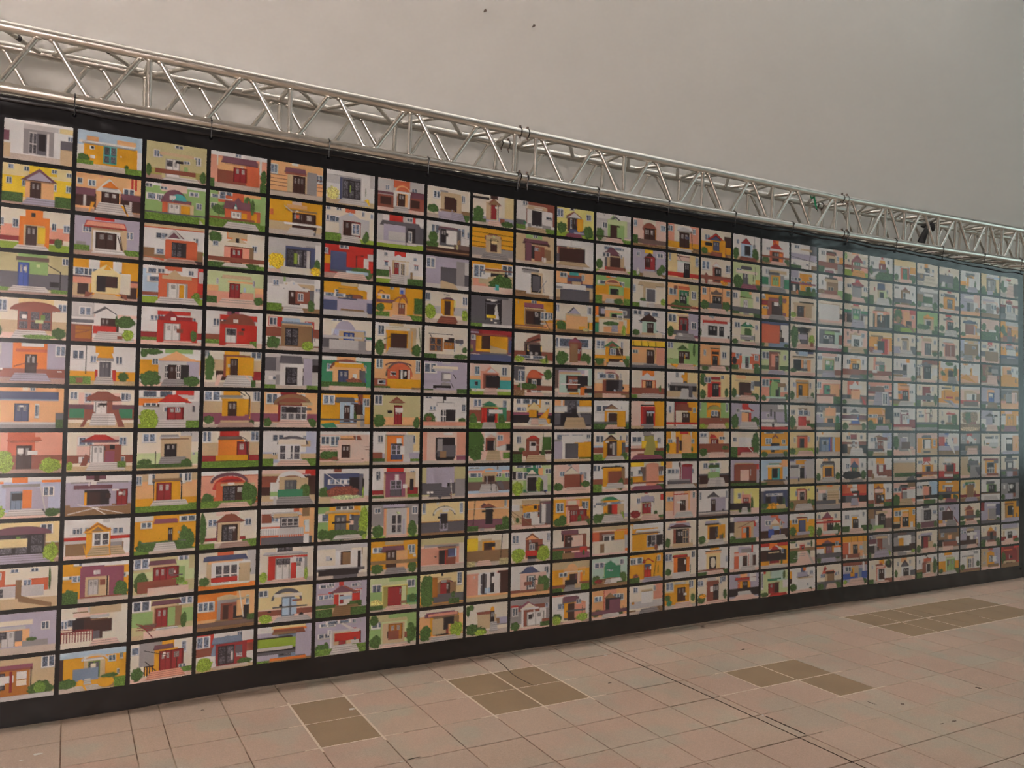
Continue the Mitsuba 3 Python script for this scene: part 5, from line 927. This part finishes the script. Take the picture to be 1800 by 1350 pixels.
BWp86 tm22006830 hm22126026 rr24267032 rp28307078 dk44367084 ww06101828 ww74108430 rr00409948 bG66489999 bG00602499 rS28788892 rr26300034
BpV80 ro00009942 rw00429962 tL22086622 zk20227826 rx30267078 rY34267080 dm38346474 rk00269934 ww76169034 bG00582099 bG70609988 sl16708099 rn00629980
BWn74 tr26024220 tR28043822 hr22203632 ar20247636 rt24247030 rx32387076 rX42387078 rK36287038 ww14363450 ww72328248 ww84308846 rn00669990 bG00743099 bG64729999 sP36788299
#20
BWf74 rO30006010 bE00001236 tm28047834 hR28148040 rR28367082 rW34407684 dd40386676 rT00549968 rp70609978 ww14302042 ww78269046 sY28729099
BWf72 rm44006014 tr28048430 hR26168032 zR26228432 rn34327278 dk40366478 rY48425454 rV30387080 ww10263042 ww80309652 rn00660980 rG00682699 fG66729999 rV30707078 sP24809099
BWs80 rr36006010 rx26106618 rd00269938 rn00389946 rK00467080 rK62469084 rV30187068 dd36226666 rE38506064 rw88488292 rP06401080 sl28689099 ww78148426
BPs82 rT28003610 rT56006614 tx26087232 rx26207276 rw32248074 dk42406676 lw44586872 ww14102030 ww74128832 ww14443260 ww74468064 rx00729980 rG00762099 rG76789999 sx26749099
Bws80 rv46006012 tX26147428 rY26227284 zY26167428 rw56227682 rc56227482 dk38346684 rk60346852 ww14203240 ww80168840 rT00609984 rT76669980 fG70789999 sn26828896
BWs76 rt20006676 tw34006828 tw28127034 rw28188034 rK36387076 rO40347276 rx42346050 rt44367074 rl00660980 rn00609976 rk20606676 rO36407476 bG00782099 rT80649999 rb72587878 rX28782896 rn72608090 qr7664826699999099
BWs80 rv00009930 tn32087026 hn30127028 rw30267080 dU36327278 rb40447278 rk38325050 rk04101830 rL00366060 rL68369962 rw00526658 rX68549962 bG00662699 bG74669999 rT26727880 rx30788299 sx34788099
BWs86 rY26003020 rR34086030 hR28186030 rK28266030 rw40326662 rv34406860 rT00406050 rT68389952 rk00502288 rk70529988 rX22603090 rX60603090 ww16143430 ww74108428 Gw42345264 sw30669099
Bws84 rp36006830 tu32106836 zu34286840 rr34386684 rp34386684 dd40386484 rY48405058 rx62407084 ww16223044 ww76188640 rT10668076 bk00508090 bG76509990 lk00501880 sV30889099
BtP76 rx44006030 rw22006014 rO24004214 rw34186230 rk40287048 rr00386248 rr68389948 rk00486276 rk68489974 rw46426458 rK60407058 rn14486074 sl34606890 rx56585890 rT36886290
Bws84 tw34088028 rv36206830 rY40286080 dk42386676 ww10183038 ww82089030 fG00663090 fG76649988 sP24769099
BOs84 rY00009924 lT36003624 lT62006224 lT84008424 rt00262680 rP24263076 rw26263272 rO30268076 dk42366284 rB70428058 ww82309262 rT00747090 rT66707099 rw14761899 rw82708896 rx84249980
BlP84 rT00009914 rw80008870 rx28166424 rY30246062 rK34284060 rw50265662 rV56267266 rU54288064 rx46246466 rb00466070 rb76409970 ww08163638 bG64689999 bG60703290 bf00701890 sP20689099 rY30464860
#21
Bws70 rr50006010 tY44106030 ha44146426 zY44146828 rT40287074 rR40327074 rw50365472 ww08222040 ww76108630 rn00526670 bG68408480 bG00401880 fG26669999 qw2666446218900290 rn10527462
BWs86 zu34066834 hu32126834 rX36346060 rx38386482 re42387870 rk44446280 rX44344038 ww74308050 rr20242640 rG00602099 bG66609999 bG00662299 sw28709099
BWs90 rV26006416 zX16168026 rp16208832 rO22288290 rw34246034 rn36347888 dK34367088 rw50365466 rY48325260 lV00320828 rk18302690 rk72308890 lv00481248 rn00889999
BYs82 rW00009922 rc00009920 rX12226034 rX10166028 rY00224084 rp52288894 rr54288096 rk36386690 rw36542462 ww02160436 rT00662484 bT00642090 rm08884890 rl20786090
BWs84 rp22003276 tV30167036 rV30206836 rp28347084 rw30386076 rk34403670 dd44346882 rT00609980 rw18563668 bG00702292 bG84769496 sP22829499
BPs80 rp00009934 rw34167022 rk36186024 rO36246044 dX44286044 rR00409950 rR70409950 rn00609976 rZ00206840 lk26202690 lk68206078 ww02120830 ww66128628 sl22429499 ww60448099
BYs76 rx60007010 aO36107240 rO34287080 aY38086030 rY00300070 rk70009970 rT40347038 dk40366274 ww02303644 ww24304044 bG00522480 bG70609999 fX70509072 fG02709096 sl30789099 rO32386640
Bws84 ra60009970 tL16107424 tX12127424 zT12208230 rX24308034 rw22367884 dT38366880 ww28364078 rw64368070 ww84149042 ww10203840 rn00686280 fG00782499 fG78769999 sx18847299
Bws82 rY34006826 rx38204628 rR36287468 rk44306268 rw46306266 rK58406072 ww20101834 ww78108028 rT00502080 rT70509980 bX14642890 rw58687884 sT40608076 bT76609084
Bws86 rY24006460 tT26086030 rT26206888 rw30247238 rY48247088 rP28266240 rK30406044 dK34486884 ww14482038 ww76188640 rT00702486 rT70689980 fG00842499 fG64809999 rB56626472
BZs84 rP60009940 rX00002440 rx32108022 rk44206680 dk50267280 rw30264080 rV10403080 bG00601890 rE20706490 sP24849099
BVs82 ru00002016 ww04061830 rx32107820 rL00203440 rw00403446 rT38187062 rV58187260 lR54205680 rk00462680 rw84008850 fG00741299 bf62709496 sl20689099 rK36544468
BWs84 rY44006620 tt34107034 rt32267088 rP34266634 rT30186026 rw36387288 dK42406684 ww14202036 bk68009940 bG76009030 fG00802299 rT66809999 sP28909099
#22
Bws86 rO24004008 tW26127234 vV24127234 rt30347086 rT64347086 dd40386086 rY72009956 rL70609980 bG70609999 bG00602292 rP26848099 rc00009928
Bws88 tT32107030 rT34247286 rX32247088 Gw40346878 rw52387280 ww04102420 ww82309046 bG70689999 bG00723099 rn00628080 rP08889999
Bpf80 rt36002280 rO44107070 bG00004066 bX10303060 rr70009920 ww80249040 rK38304068 rK54508080 qn0264306264800280 fG00703099 qX5666766899999099
BWs84 rw36106826 zX34186828 rx38266884 rV38306084 ww44364650 ww18182634 ww80169036 rn00563288 rn76529988 rl00563088 lw24664490 sS24709099
BwP84 rY56007218 rV60205880 rl58224080 rk42285870 ww14161836 ww38203038 ww90189838 rn00526068 rX00704080 bG76709999 rP10844099
Bwf84 rY20006030 rO20067030 rY22247080 rt30286880 dk40346684 ww20343846 ww70309044 rk00706882 rX00766690 sS20789899 lk30107010
Bws84 rm30206884 zn30106816 dw38307080 rw34205828 rn62487466 rB62488466 ww02203040 rR00709984 rR72509988 sP20849099
BVP72 bG00102676 rw40186460 rk44244836 rl32226068 rP64609070 rn70007262 rw00002014 rl36666080 rV26607280 qW6062726484998099 rZ36707440
BWs82 rw00009920 rv00149922 ww26003010 ww56006612 rk88309970 fG04669984 rk74586066 qn6090907899996099 rx00229966
BpP84 rw60309970 rw00309944 rP00009926 ww00243840 rk30106820 rR36206084 rn26167424 rw40348082 dV40406070 bG00502880 rG00602899 rX64009920 sx24709099
BYs88 rW32106818 rY28246888 rO28246888 rZ40446680 dk40426884 lk30163084 lk68166882 ww04143838 ww86109834 rx00602894 rX00702090 rk00702890 rw76648888
BVs84 rn00009920 rw20128024 rx24247080 rY26246272 rw46244682 rU50246876 rw46228086 rZ20006010 rk00567880 rK72509980 bf80749990 rV20846099
BWP84 rO34006020 tn34107034 vK34107038 rn34347040 rw36409080 dk44487084 ww18162438 ww72128030 bG04502084 rn76589980 lw30683080 sP24809099
#23
BWs84 rY36005220 rn34186028 dn40246044 rk40245040 ww16102426 ww70208036 rw36408080 rn00466080 bX12463070 rn66508099 sW30549099
BVs86 rw16089920 rw20028016 rw18103012 rV40247076 rw36267682 rG14407470 lw14001490 rX30300064 bG70609999 bG00602492 sw48726084
Bes80 ww14222648 ww70268446 rE00009970 tY36086836 rY32208036 hY32127030 rx34328080 dw40366080 rk46406660 bG00566482 bG00562882 bG80569984 fG70809999
BWs90 rp22003010 rO24106812 rP24186888 rx28127024 dn38326884 ww02140030 ww00161230 ww80169036 rT00702480 rX70629976 fG00742290 bG72669990 rP30246830
BWs88 rT26009920 tn12067430 zn20167422 rT30286884 rk34286884 dk40286884 Gw00301876 ww02222628 rB68607082 rw72369966 rX00702484 rP20889099
BWP90 rR28106270 rw40206230 aw34187232 rR30306876 dw44407082 rk48446678 ww12081828 ww72108032 rn00509970 bG76407698 bG80409999 fG00702299 sx26789299 rR30106430
BWV78 rp44004068 rP40205264 rT44206224 rX00500064 ww10121820 ww26121824 ww10263040 ww26263640 ww76266040 bG64007220 rZ66206260 rk40606276 rG00649984 rn00609970 lX76107064
BPs90 zn28107024 rn26147422 rY28249990 rY06249988 rw30306080 dk32287086 rw40326670 ww80309060 rP70009926 bk84709999 rx22709999 bx64803890 rn34806690
BWP88 rr32006620 tw26126834 vr26126834 rY28347090 rY30348086 dw42406482 rk46426680 ww06143030 ww84149630 rT00649980 rk00742888 sP24849099
Bws84 rB60009966 rP30186680 rk30166022 rO34205080 rK48247076 rp34246080 ww02162430 ww22162834 rk00609976 bo36603888 rG36809099
BVs72 rw00009968 rn30006070 rv22106870 rk36187062 Gk38246664 ww76209640 bG00702299 rL24709096 bG80709999
BWs84 zl18147424 rl20127424 rk24226480 rR34286884 rn54267050 rY58326046 rx56508078 bG00602496 bG78609592 ww10161836 rP30789099
Bws82 rk42005008 tT34087030 rt34167030 rT28327080 hT28286036 rx48369082 dw46406680 rk50426476 ww12161836 ww80129030 bG76209990 rX00602878 fG00723099 sP32829099
#24
BWG74 tT40066026 rW28206072 rk30283650 rv44266068 rw50266872 bG68309999 rn00367076 qw1670306830901090 sV40706890
BWP84 rr40006010 zn18148028 hn18147628 rY22287086 rY24307884 dn40386680 ww08162628 ww80228840 rn76649984 bG00602482 rw20847090 rP00909999
BWG86 rr32006012 tn26107024 rn22206028 rp34267076 dk40327072 ww84308040 bG00503080 bG70509980 sS26709299 lw60728099
BWs84 rw20106818 lk20207020 zp20227832 rp26287884 dR32308082 rT38308080 rw58346082 ww14283040 ww82288644 bG00622090 bG78709999 sP30829099
BOs84 rw10009930 aw20106038 bG70109080 bG72003020 rY30307070 rX46346670 bG14503468 bG10402666 rY18644290 rw80649090 rk46407068 sV42689099
BWs82 rc30009970 rY14249970 rY24208070 rn16106016 dT28246866 rY30227080 rr36506870 ww66007826 rT00609980 rY00609980 qV2066606899999099 ql5468626899998099 rX80509966
BWG70 rP42106022 tr40146020 rr38188026 rV46286064 ww16102032 bk76209080 bG60209070 bn10503070 sX32607070 fG10709990 fG10709990 rw00929999
BlX80 rb30005210 rw54009960 rO00205060 rP10209050 rb36247060 ww34246056 rb00604044 rx20203060 qb5054606299998080 qw4040500060008099 rr02183060
BWR78 rr28109880 rW00009968 rw28106022 rk36287280 rr30308278 rK38347282 ww18286036 rT00666884 fG72809999 rw24806890 ww20241826 rr00642890
BYs84 rw34006210 zY22107026 hY22127026 rY24142028 rm36286282 dm38286278 rw20207030 rk00506280 ww20203040 bG00642490 bG64629599 sm30809099 rY60607084 rn00529962
BlP84 tw30086834 rw32306878 vm28086838 rc32386878 dw46367074 ww02103030 ww76108030 rK18306870 rY00702084 qR3050306210700880 qR7050806298908280 sV34729099
BXs84 rk32106820 rY34206280 rk38226470 rX34208066 dw44346068 rO46306270 rn00509980 rk00502680 rw84409970 rP20607099 rT24609080 rn04009020 ww12202838
BYs86 rw60009940 rw00009930 rY28006414 zW30167026 rx32207030 re34248084 dE40328084 rk44344862 rw00143638 bG00702494 fG76749999 sv30829099
#25
BwG84 rn28107222 zn26127028 aY30208080 rx34287080 rY34247070 rw44348272 rX32246234 bG70408099 bG00603090 rY00503070 sl34749099
BlP84 rw20107024 rP68009960 zl16226636 rw34388880 rk34406080 Gk32426878 rV48406880 bG00502070 bX72609890 rO00829999
BWO84 rx20003614 hu14148030 zu12188430 rY44347480 rk26347080 rY42368682 rk48445860 rl76406880 ww84208840 bG00703090 rV80509970 rT24347080
BaP84 rx22009010 rw68129960 rw18103016 rY38106890 rx36129080 rX24182062 rX20209070 ww76286040 sV14706896 bG00602080 bG76689990 rV00501680
BwX90 ww20102224 ww56006810 rY50226072 rk54264840 qY0050305878900890 rY10547090 rl80508080 bY12004010 rO02569090 qY0070305078888090
BPs78 rP00160080 rw00009914 rx20206670 rW10169920 rx22268070 rw30348062 rn30629070 rk60367264 rX80329970 rr00649080 rX16688090 rZ20689090
BWX76 bX06009070 bG20048066 bX50009060 rZ48404070 rX00649999 bx00709999 rT50568068 fX00669980 rw00009910
BVn84 rr30006014 tw30106426 rt34268066 rw44348066 rw34267034 dw44408066 rk48426262 ww08122234 ww76107630 rk00488080 rk70489980 rX26609080 sP30709099
BxP86 qx0000260434509099 rw40009930 bG34108080 rn40209060 rV50409999 bG40406080 rn76509988 qV5240644099994899 qx0000004440300099
BcX84 rd22127424 zd22107426 rY30246886 dT38326880 ww12162638 ww74147436 ww76164038 bT68508084 rR00669980 rX34246880 sl22809099
BWG80 tT20106832 rp22206824 hT22126834 rO26306884 dT38346878 rT30326280 rn00569970 bG00562280 bG76309970 sP22809099
BlV80 rV30106020 rV36009920 rx32107022 rK32207072 dK32247066 rw50246670 ww02101630 ww04203230 rw80509080 rR88608090 rx30629080 rK00608080 rw36288440 sP30829099
BwX84 rV40089018 rw10106834 lk10287024 zV14247028 rx34307080 rc36305884 Gw38386882 rP60347080 bG00602690 bG80509980 rm20889090 rV62387080
#26
BcG84 rw30009014 rl28148022 rX30207080 rn30248080 dV34288080 rw40344860 rB70129922 bG00602899 tG00300688 tG68509099 rl34806499
BwO84 zl12147430 rl10167030 rP10249040 rw26288080 Gk28346680 rV30346880 ww54368262 bT80409980 bG00603084 rV10286430 rX00809999
BYG60 ww20103030 ww40104030 ww60107030 rO00009920 rP00029960 bG00203060 bG70209964 rX30506064 rw42508074 sS20749096 rY04600074 fG00608096
BWP76 rr36006018 tw36106020 vr34126034 rw40248060 rk44306842 rT24489090 rn00463870 ww06142230 ww16143030 ww74108030 rT26509288 rX24449092
BTs86 bG00001080 bX20006060 rk38107036 rn58009950 rV56209040 qk6050644099809899 sP30509099 bG00503080 rX30202840
BwP84 rl00009970 rx34106024 rX36146880 rO34127080 db38247078 rn00667080 rn66709980 bG76809999 fG00802699 rw42286042 sX30729099
Bwn80 rl00006040 tn24106828 hK24166830 rK28208630 rk36307064 rl26306070 ww68206440 rw60607092 bG00602290 bG70709999 sP26689099
BWP60 ww54106830 ww74109030 rn24166022 rk26206056 rY30307050 rw20269046 bG14302060 rG54508070 qP0060446099990099 rv44449064 rV22204022
BWs84 rw00009984 rW00009960 zR10126818 rR12129022 rY22208082 Gw30287082 rk34306852 rn66209034 rY80408070 sP20849099 rT30809092
BWs80 rw00009970 rn32107020 zn26106824 rE30246480 re66207070 rG38268072 dk38267076 rk00609970 rX00669980 rw00709999 lw30789090 sS10789099
BlX80 rR00001840 rw30088020 rl00483090 el00403092 rx36286886 rw40389070 rV40308080 ru76109964 rV68287084 bG78709999 rl32268030 rn00859999
BWG80 tY34066830 rO40247030 hY34146030 rr34286880 rw46328074 rT32288080 ww12121832 ww70108030 rn00528070 bG00642890 bG72609990 rP24788099 rk46346270
BlP84 rx20003080 rr36006010 rx00003884 tY30126824 rY32226884 rl72009980 dV42346266 ww42404864 rw60408064 ww14142232 ww80188444 ww12602270 rB76448056 rX36749090 rP00888899
#27
BWs80 bG00204080 bX40106026 rr34106018 rw44242648 bG68309999 bG00303066 sP34408099 rX40306834 rK74309990 rw44202250
BWn70 zr30086822 tr40006010 rR30126022 rR00286840 rR66269940 rk40246270 ww34266270 ww12101628 rk00402870 rk70408080 sS28629099 rw46324870
BYX80 rv30009920 bn60006018 bG00203060 rX40206880 rO44209980 dT38306080 rY60409970 bG14504080 rT14708099 rk84607880 rn38706499
BYn66 rw16002024 rP00009916 rr36006010 ru30086224 zl28107426 rk32247040 rW34307070 rw40288470 ww14181830 ww70207830 ru00569972 bn80109940 rl36668090 rn00709999
BwY54 rY10046060 rO14066042 rn36206040 ww58107030 ww86189640 qY0050304480800090 rY00508090 rn80508060 rk86608080 rw00009904 qY0048364888860086
BpX80 rV00009920 rX00109960 rn00106050 rX16308058 rk30308070 rl30308060 rV28267466 lV00904020 rP60209070 ww86208068 rO00709999 lV70709066
BYX70 rP24006014 rO28147068 rY30148868 rY34187070 dE30227066 rY50209068 bG66509999 ww04143030 bG00602290 rw00249966 rY26148870 dY36207068 sm14729099
BwV86 rn24009014 rO26107020 rw00009990 rK28207080 rk32246684 rO64109986 rY80509070 rl10869999 rw30306050
BWn70 rk30006010 rn22109020 zn20126028 rV28206880 rn28267070 rw36308060 dn32306870 rw40346056 bG00703090 rT64609096 rl34726499 rn00649974
BlV72 rw66009970 rn00109922 rV00229974 rk38228070 dk38268070 rw50306250 rw14302450 rT66708090 rl24746499 rn00009912 bG00742499 ww46304060
BYl80 rW00002290 rT20107018 rX24149080 rY68029960 dn34226470 rY30188080 rk36246668 rw60346844 qn6036604499809080 rn84009930 rl24809099 rn62407080
BvP84 rW00249960 rk44085020 lk10249024 rl10009020 rx10347072 rw20328070 dk36386074 rw62409058 rr62609084 rR00602880 bG66709990 rP20706484
BrP84 rR14006820 zR10128424 rt14146020 rT84109970 rr16249080 rR18249078 rw42404460 rk44466058 rw46424652 bG00202690 zx10688284 rK26766282 rX00809999
"""

few = []
for col, block in enumerate(PHOTOS.strip().split('#')[1:]):
    lines = block.strip().split('\n')[1:]
    width = [129, 121, 112, 105, 98, 92, 87, 81, 76.5, 72, 69, 65, 61.5, 58, 56, 51.5, 50.5, 47.7, 46.4, 44, 43, 41, 39, 37, 36.5, 34.5, 32][col]
    height = 1003 / 13 * (1 - 0.0183 * col)
    nx, ny = max(24, int(width * 0.934 / PITCH_PX) + 1), max(24, int(height * 0.905 / PITCH_PX) + 1)
    for row, text in enumerate(lines):
        u = np.linspace(0, DU - GAP, nx) + col * DU
        v_ = H - row * PV - np.linspace(0, PV - GAP, ny)
        uu, vv = np.meshgrid(u, v_)
        pos = cloth(uu, vv, 0.0006).reshape(-1, 3)
        faces = grid_faces(nx, ny)[:, ::-1]
        rgb_ = photo(text, nx, ny, 100 * col + row).reshape(-1, 3)
        if col < 23:
            key = num('photo_banner__photo')
            put(key, (pos, faces), 'mat_print', smooth=True, color=rgb_, label=describe(text, row, col))
        else:
            few.append((pos, faces, rgb_))
at = np.cumsum([0] + [len(p) for p, _, _ in few])
put('photo_banner__small_photos', (np.vstack([p for p, _, _ in few]), np.vstack([f + a for (_, f, _), a in zip(few, at)])), 'mat_print', smooth=True, color=np.vstack([c for _, _, c in few]), kind='stuff', label='the four narrowest columns of printed photos at the far right')

# ------------------------------------------------------------------ small things on the truss, the wall and the floor
def on_brace(xm, xt, t, zf=zt):
    a, b = np.array([xm, 0.016, zf(xm)]), np.array([xt, YB - 0.016, zf(xt)])
    return a + (b - a) * t, (b - a) / np.linalg.norm(b - a)


for k, (p0, text) in enumerate([((-0.028, 0.123, 0.42), 'black tape wound round a top brace of the truss, nearest the left edge'), ((0.404, 0.572, 0.10), 'black tape wound round a top brace of the truss, just under the front pipe')]):
    c0, d0 = on_brace(*p0)
    put(num('tape_band'), tube([c0 - d0 * 0.013, c0 + d0 * 0.013], BR + 0.0016, 14), 'mat_tape', smooth=40, label=text, category='tape')

c0, d0 = on_brace(5.454, 5.650, 0.30)
rib = []
rngr = np.random.default_rng(5)
path = [c0 + np.array([0.0, -0.006, 0.012]), c0 + np.array([0.002, -0.016, 0.0]), c0 + np.array([0.004, -0.018, -0.02]), c0 + np.array([0.010, -0.020, -0.05]), c0 + np.array([0.020, -0.018, -0.080]), c0 + np.array([0.028, -0.020, -0.105])]
wd = [0.010, 0.012, 0.014, 0.018, 0.016, 0.006]
rv = []
for p_, w_ in zip(path, wd):
    rv += [p_ + np.array([-w_ * 0.9, -0.002, 0]), p_ + np.array([0, -0.007, 0.001]), p_ + np.array([w_ * 0.9, 0.002, -0.002]), p_ + np.array([0, 0.004, 0])]
rf = []
for i in range(len(path) - 1):
    for j in range(4):
        k = (j + 1) % 4
        rf += [(4 * i + j, 4 * i + k, 4 * i + 4 + k), (4 * i + j, 4 * i + 4 + k, 4 * i + 4 + j)]
knot = tube([c0 - d0 * 0.010, c0 + d0 * 0.010], BR + 0.004, 12)
put('ribbon', cat([trimesh.Trimesh(np.array(rv), rf, process=False), knot]), 'mat_green_cloth', label='short green ribbon tied to a brace inside the truss', category='ribbon')

zb = zt(7.15)
loop = [(7.20, YB + (CR + 0.006) * math.cos(q), zt(7.2) + (CR + 0.006) * math.sin(q)) for q in np.linspace(-2.2, 4.0, 14)]
m = [tube(loop, 0.012, 8)]
lump = trimesh.creation.icosphere(3, 0.035)
lump.vertices *= 1 + 0.35 * (meshkit.fbm(lump.vertices * 30, 3, 3)[:, None] - 0.5)
lump.apply_scale((0.9, 0.8, 1.25))
lump.apply_translation((7.225, YB - 0.055, zb - 0.045))
m.append(lump)
band = [(7.21, YB - 0.04, zb - 0.02), (7.16, YB - 0.03, zb - 0.10), (7.125, YB - 0.02, zb - 0.18), (7.12, YB - 0.02, zb - 0.26)]
m.append(tube(band, [0.020, 0.026, 0.034, 0.030], 10))
put('strap', cat(m), 'mat_black_cloth', smooth=50, label='black cloth strap knotted round the rear truss pipe near the right end', category='strap')

for x, z, text in ((2.72, 4.105, 'tiny dark nail in the bare wall, left one of the two high above the truss'), (3.105, 4.095, 'tiny dark nail in the bare wall, right one of the two high above the truss')):
    put(num('nail'), cat([rod((x, RY1 - 0.022, z), (x, RY1 + 0.01, z), 0.0045, 8), rod((x, RY1 - 0.024, z), (x, RY1 - 0.019, z), 0.009, 10)]), 'mat_pin', smooth=40, label=text, category='nail')
put('sticker', flat([(1.593 + 0.015 * math.cos(q), -0.471 + 0.012 * math.sin(q)) for q in np.linspace(0, 2 * math.pi, 20)[:-1]], FLOOR - 0.0003, 0.0013), 'mat_white_paint', label='small round white sticker on the dark brown floor tile', category='sticker')
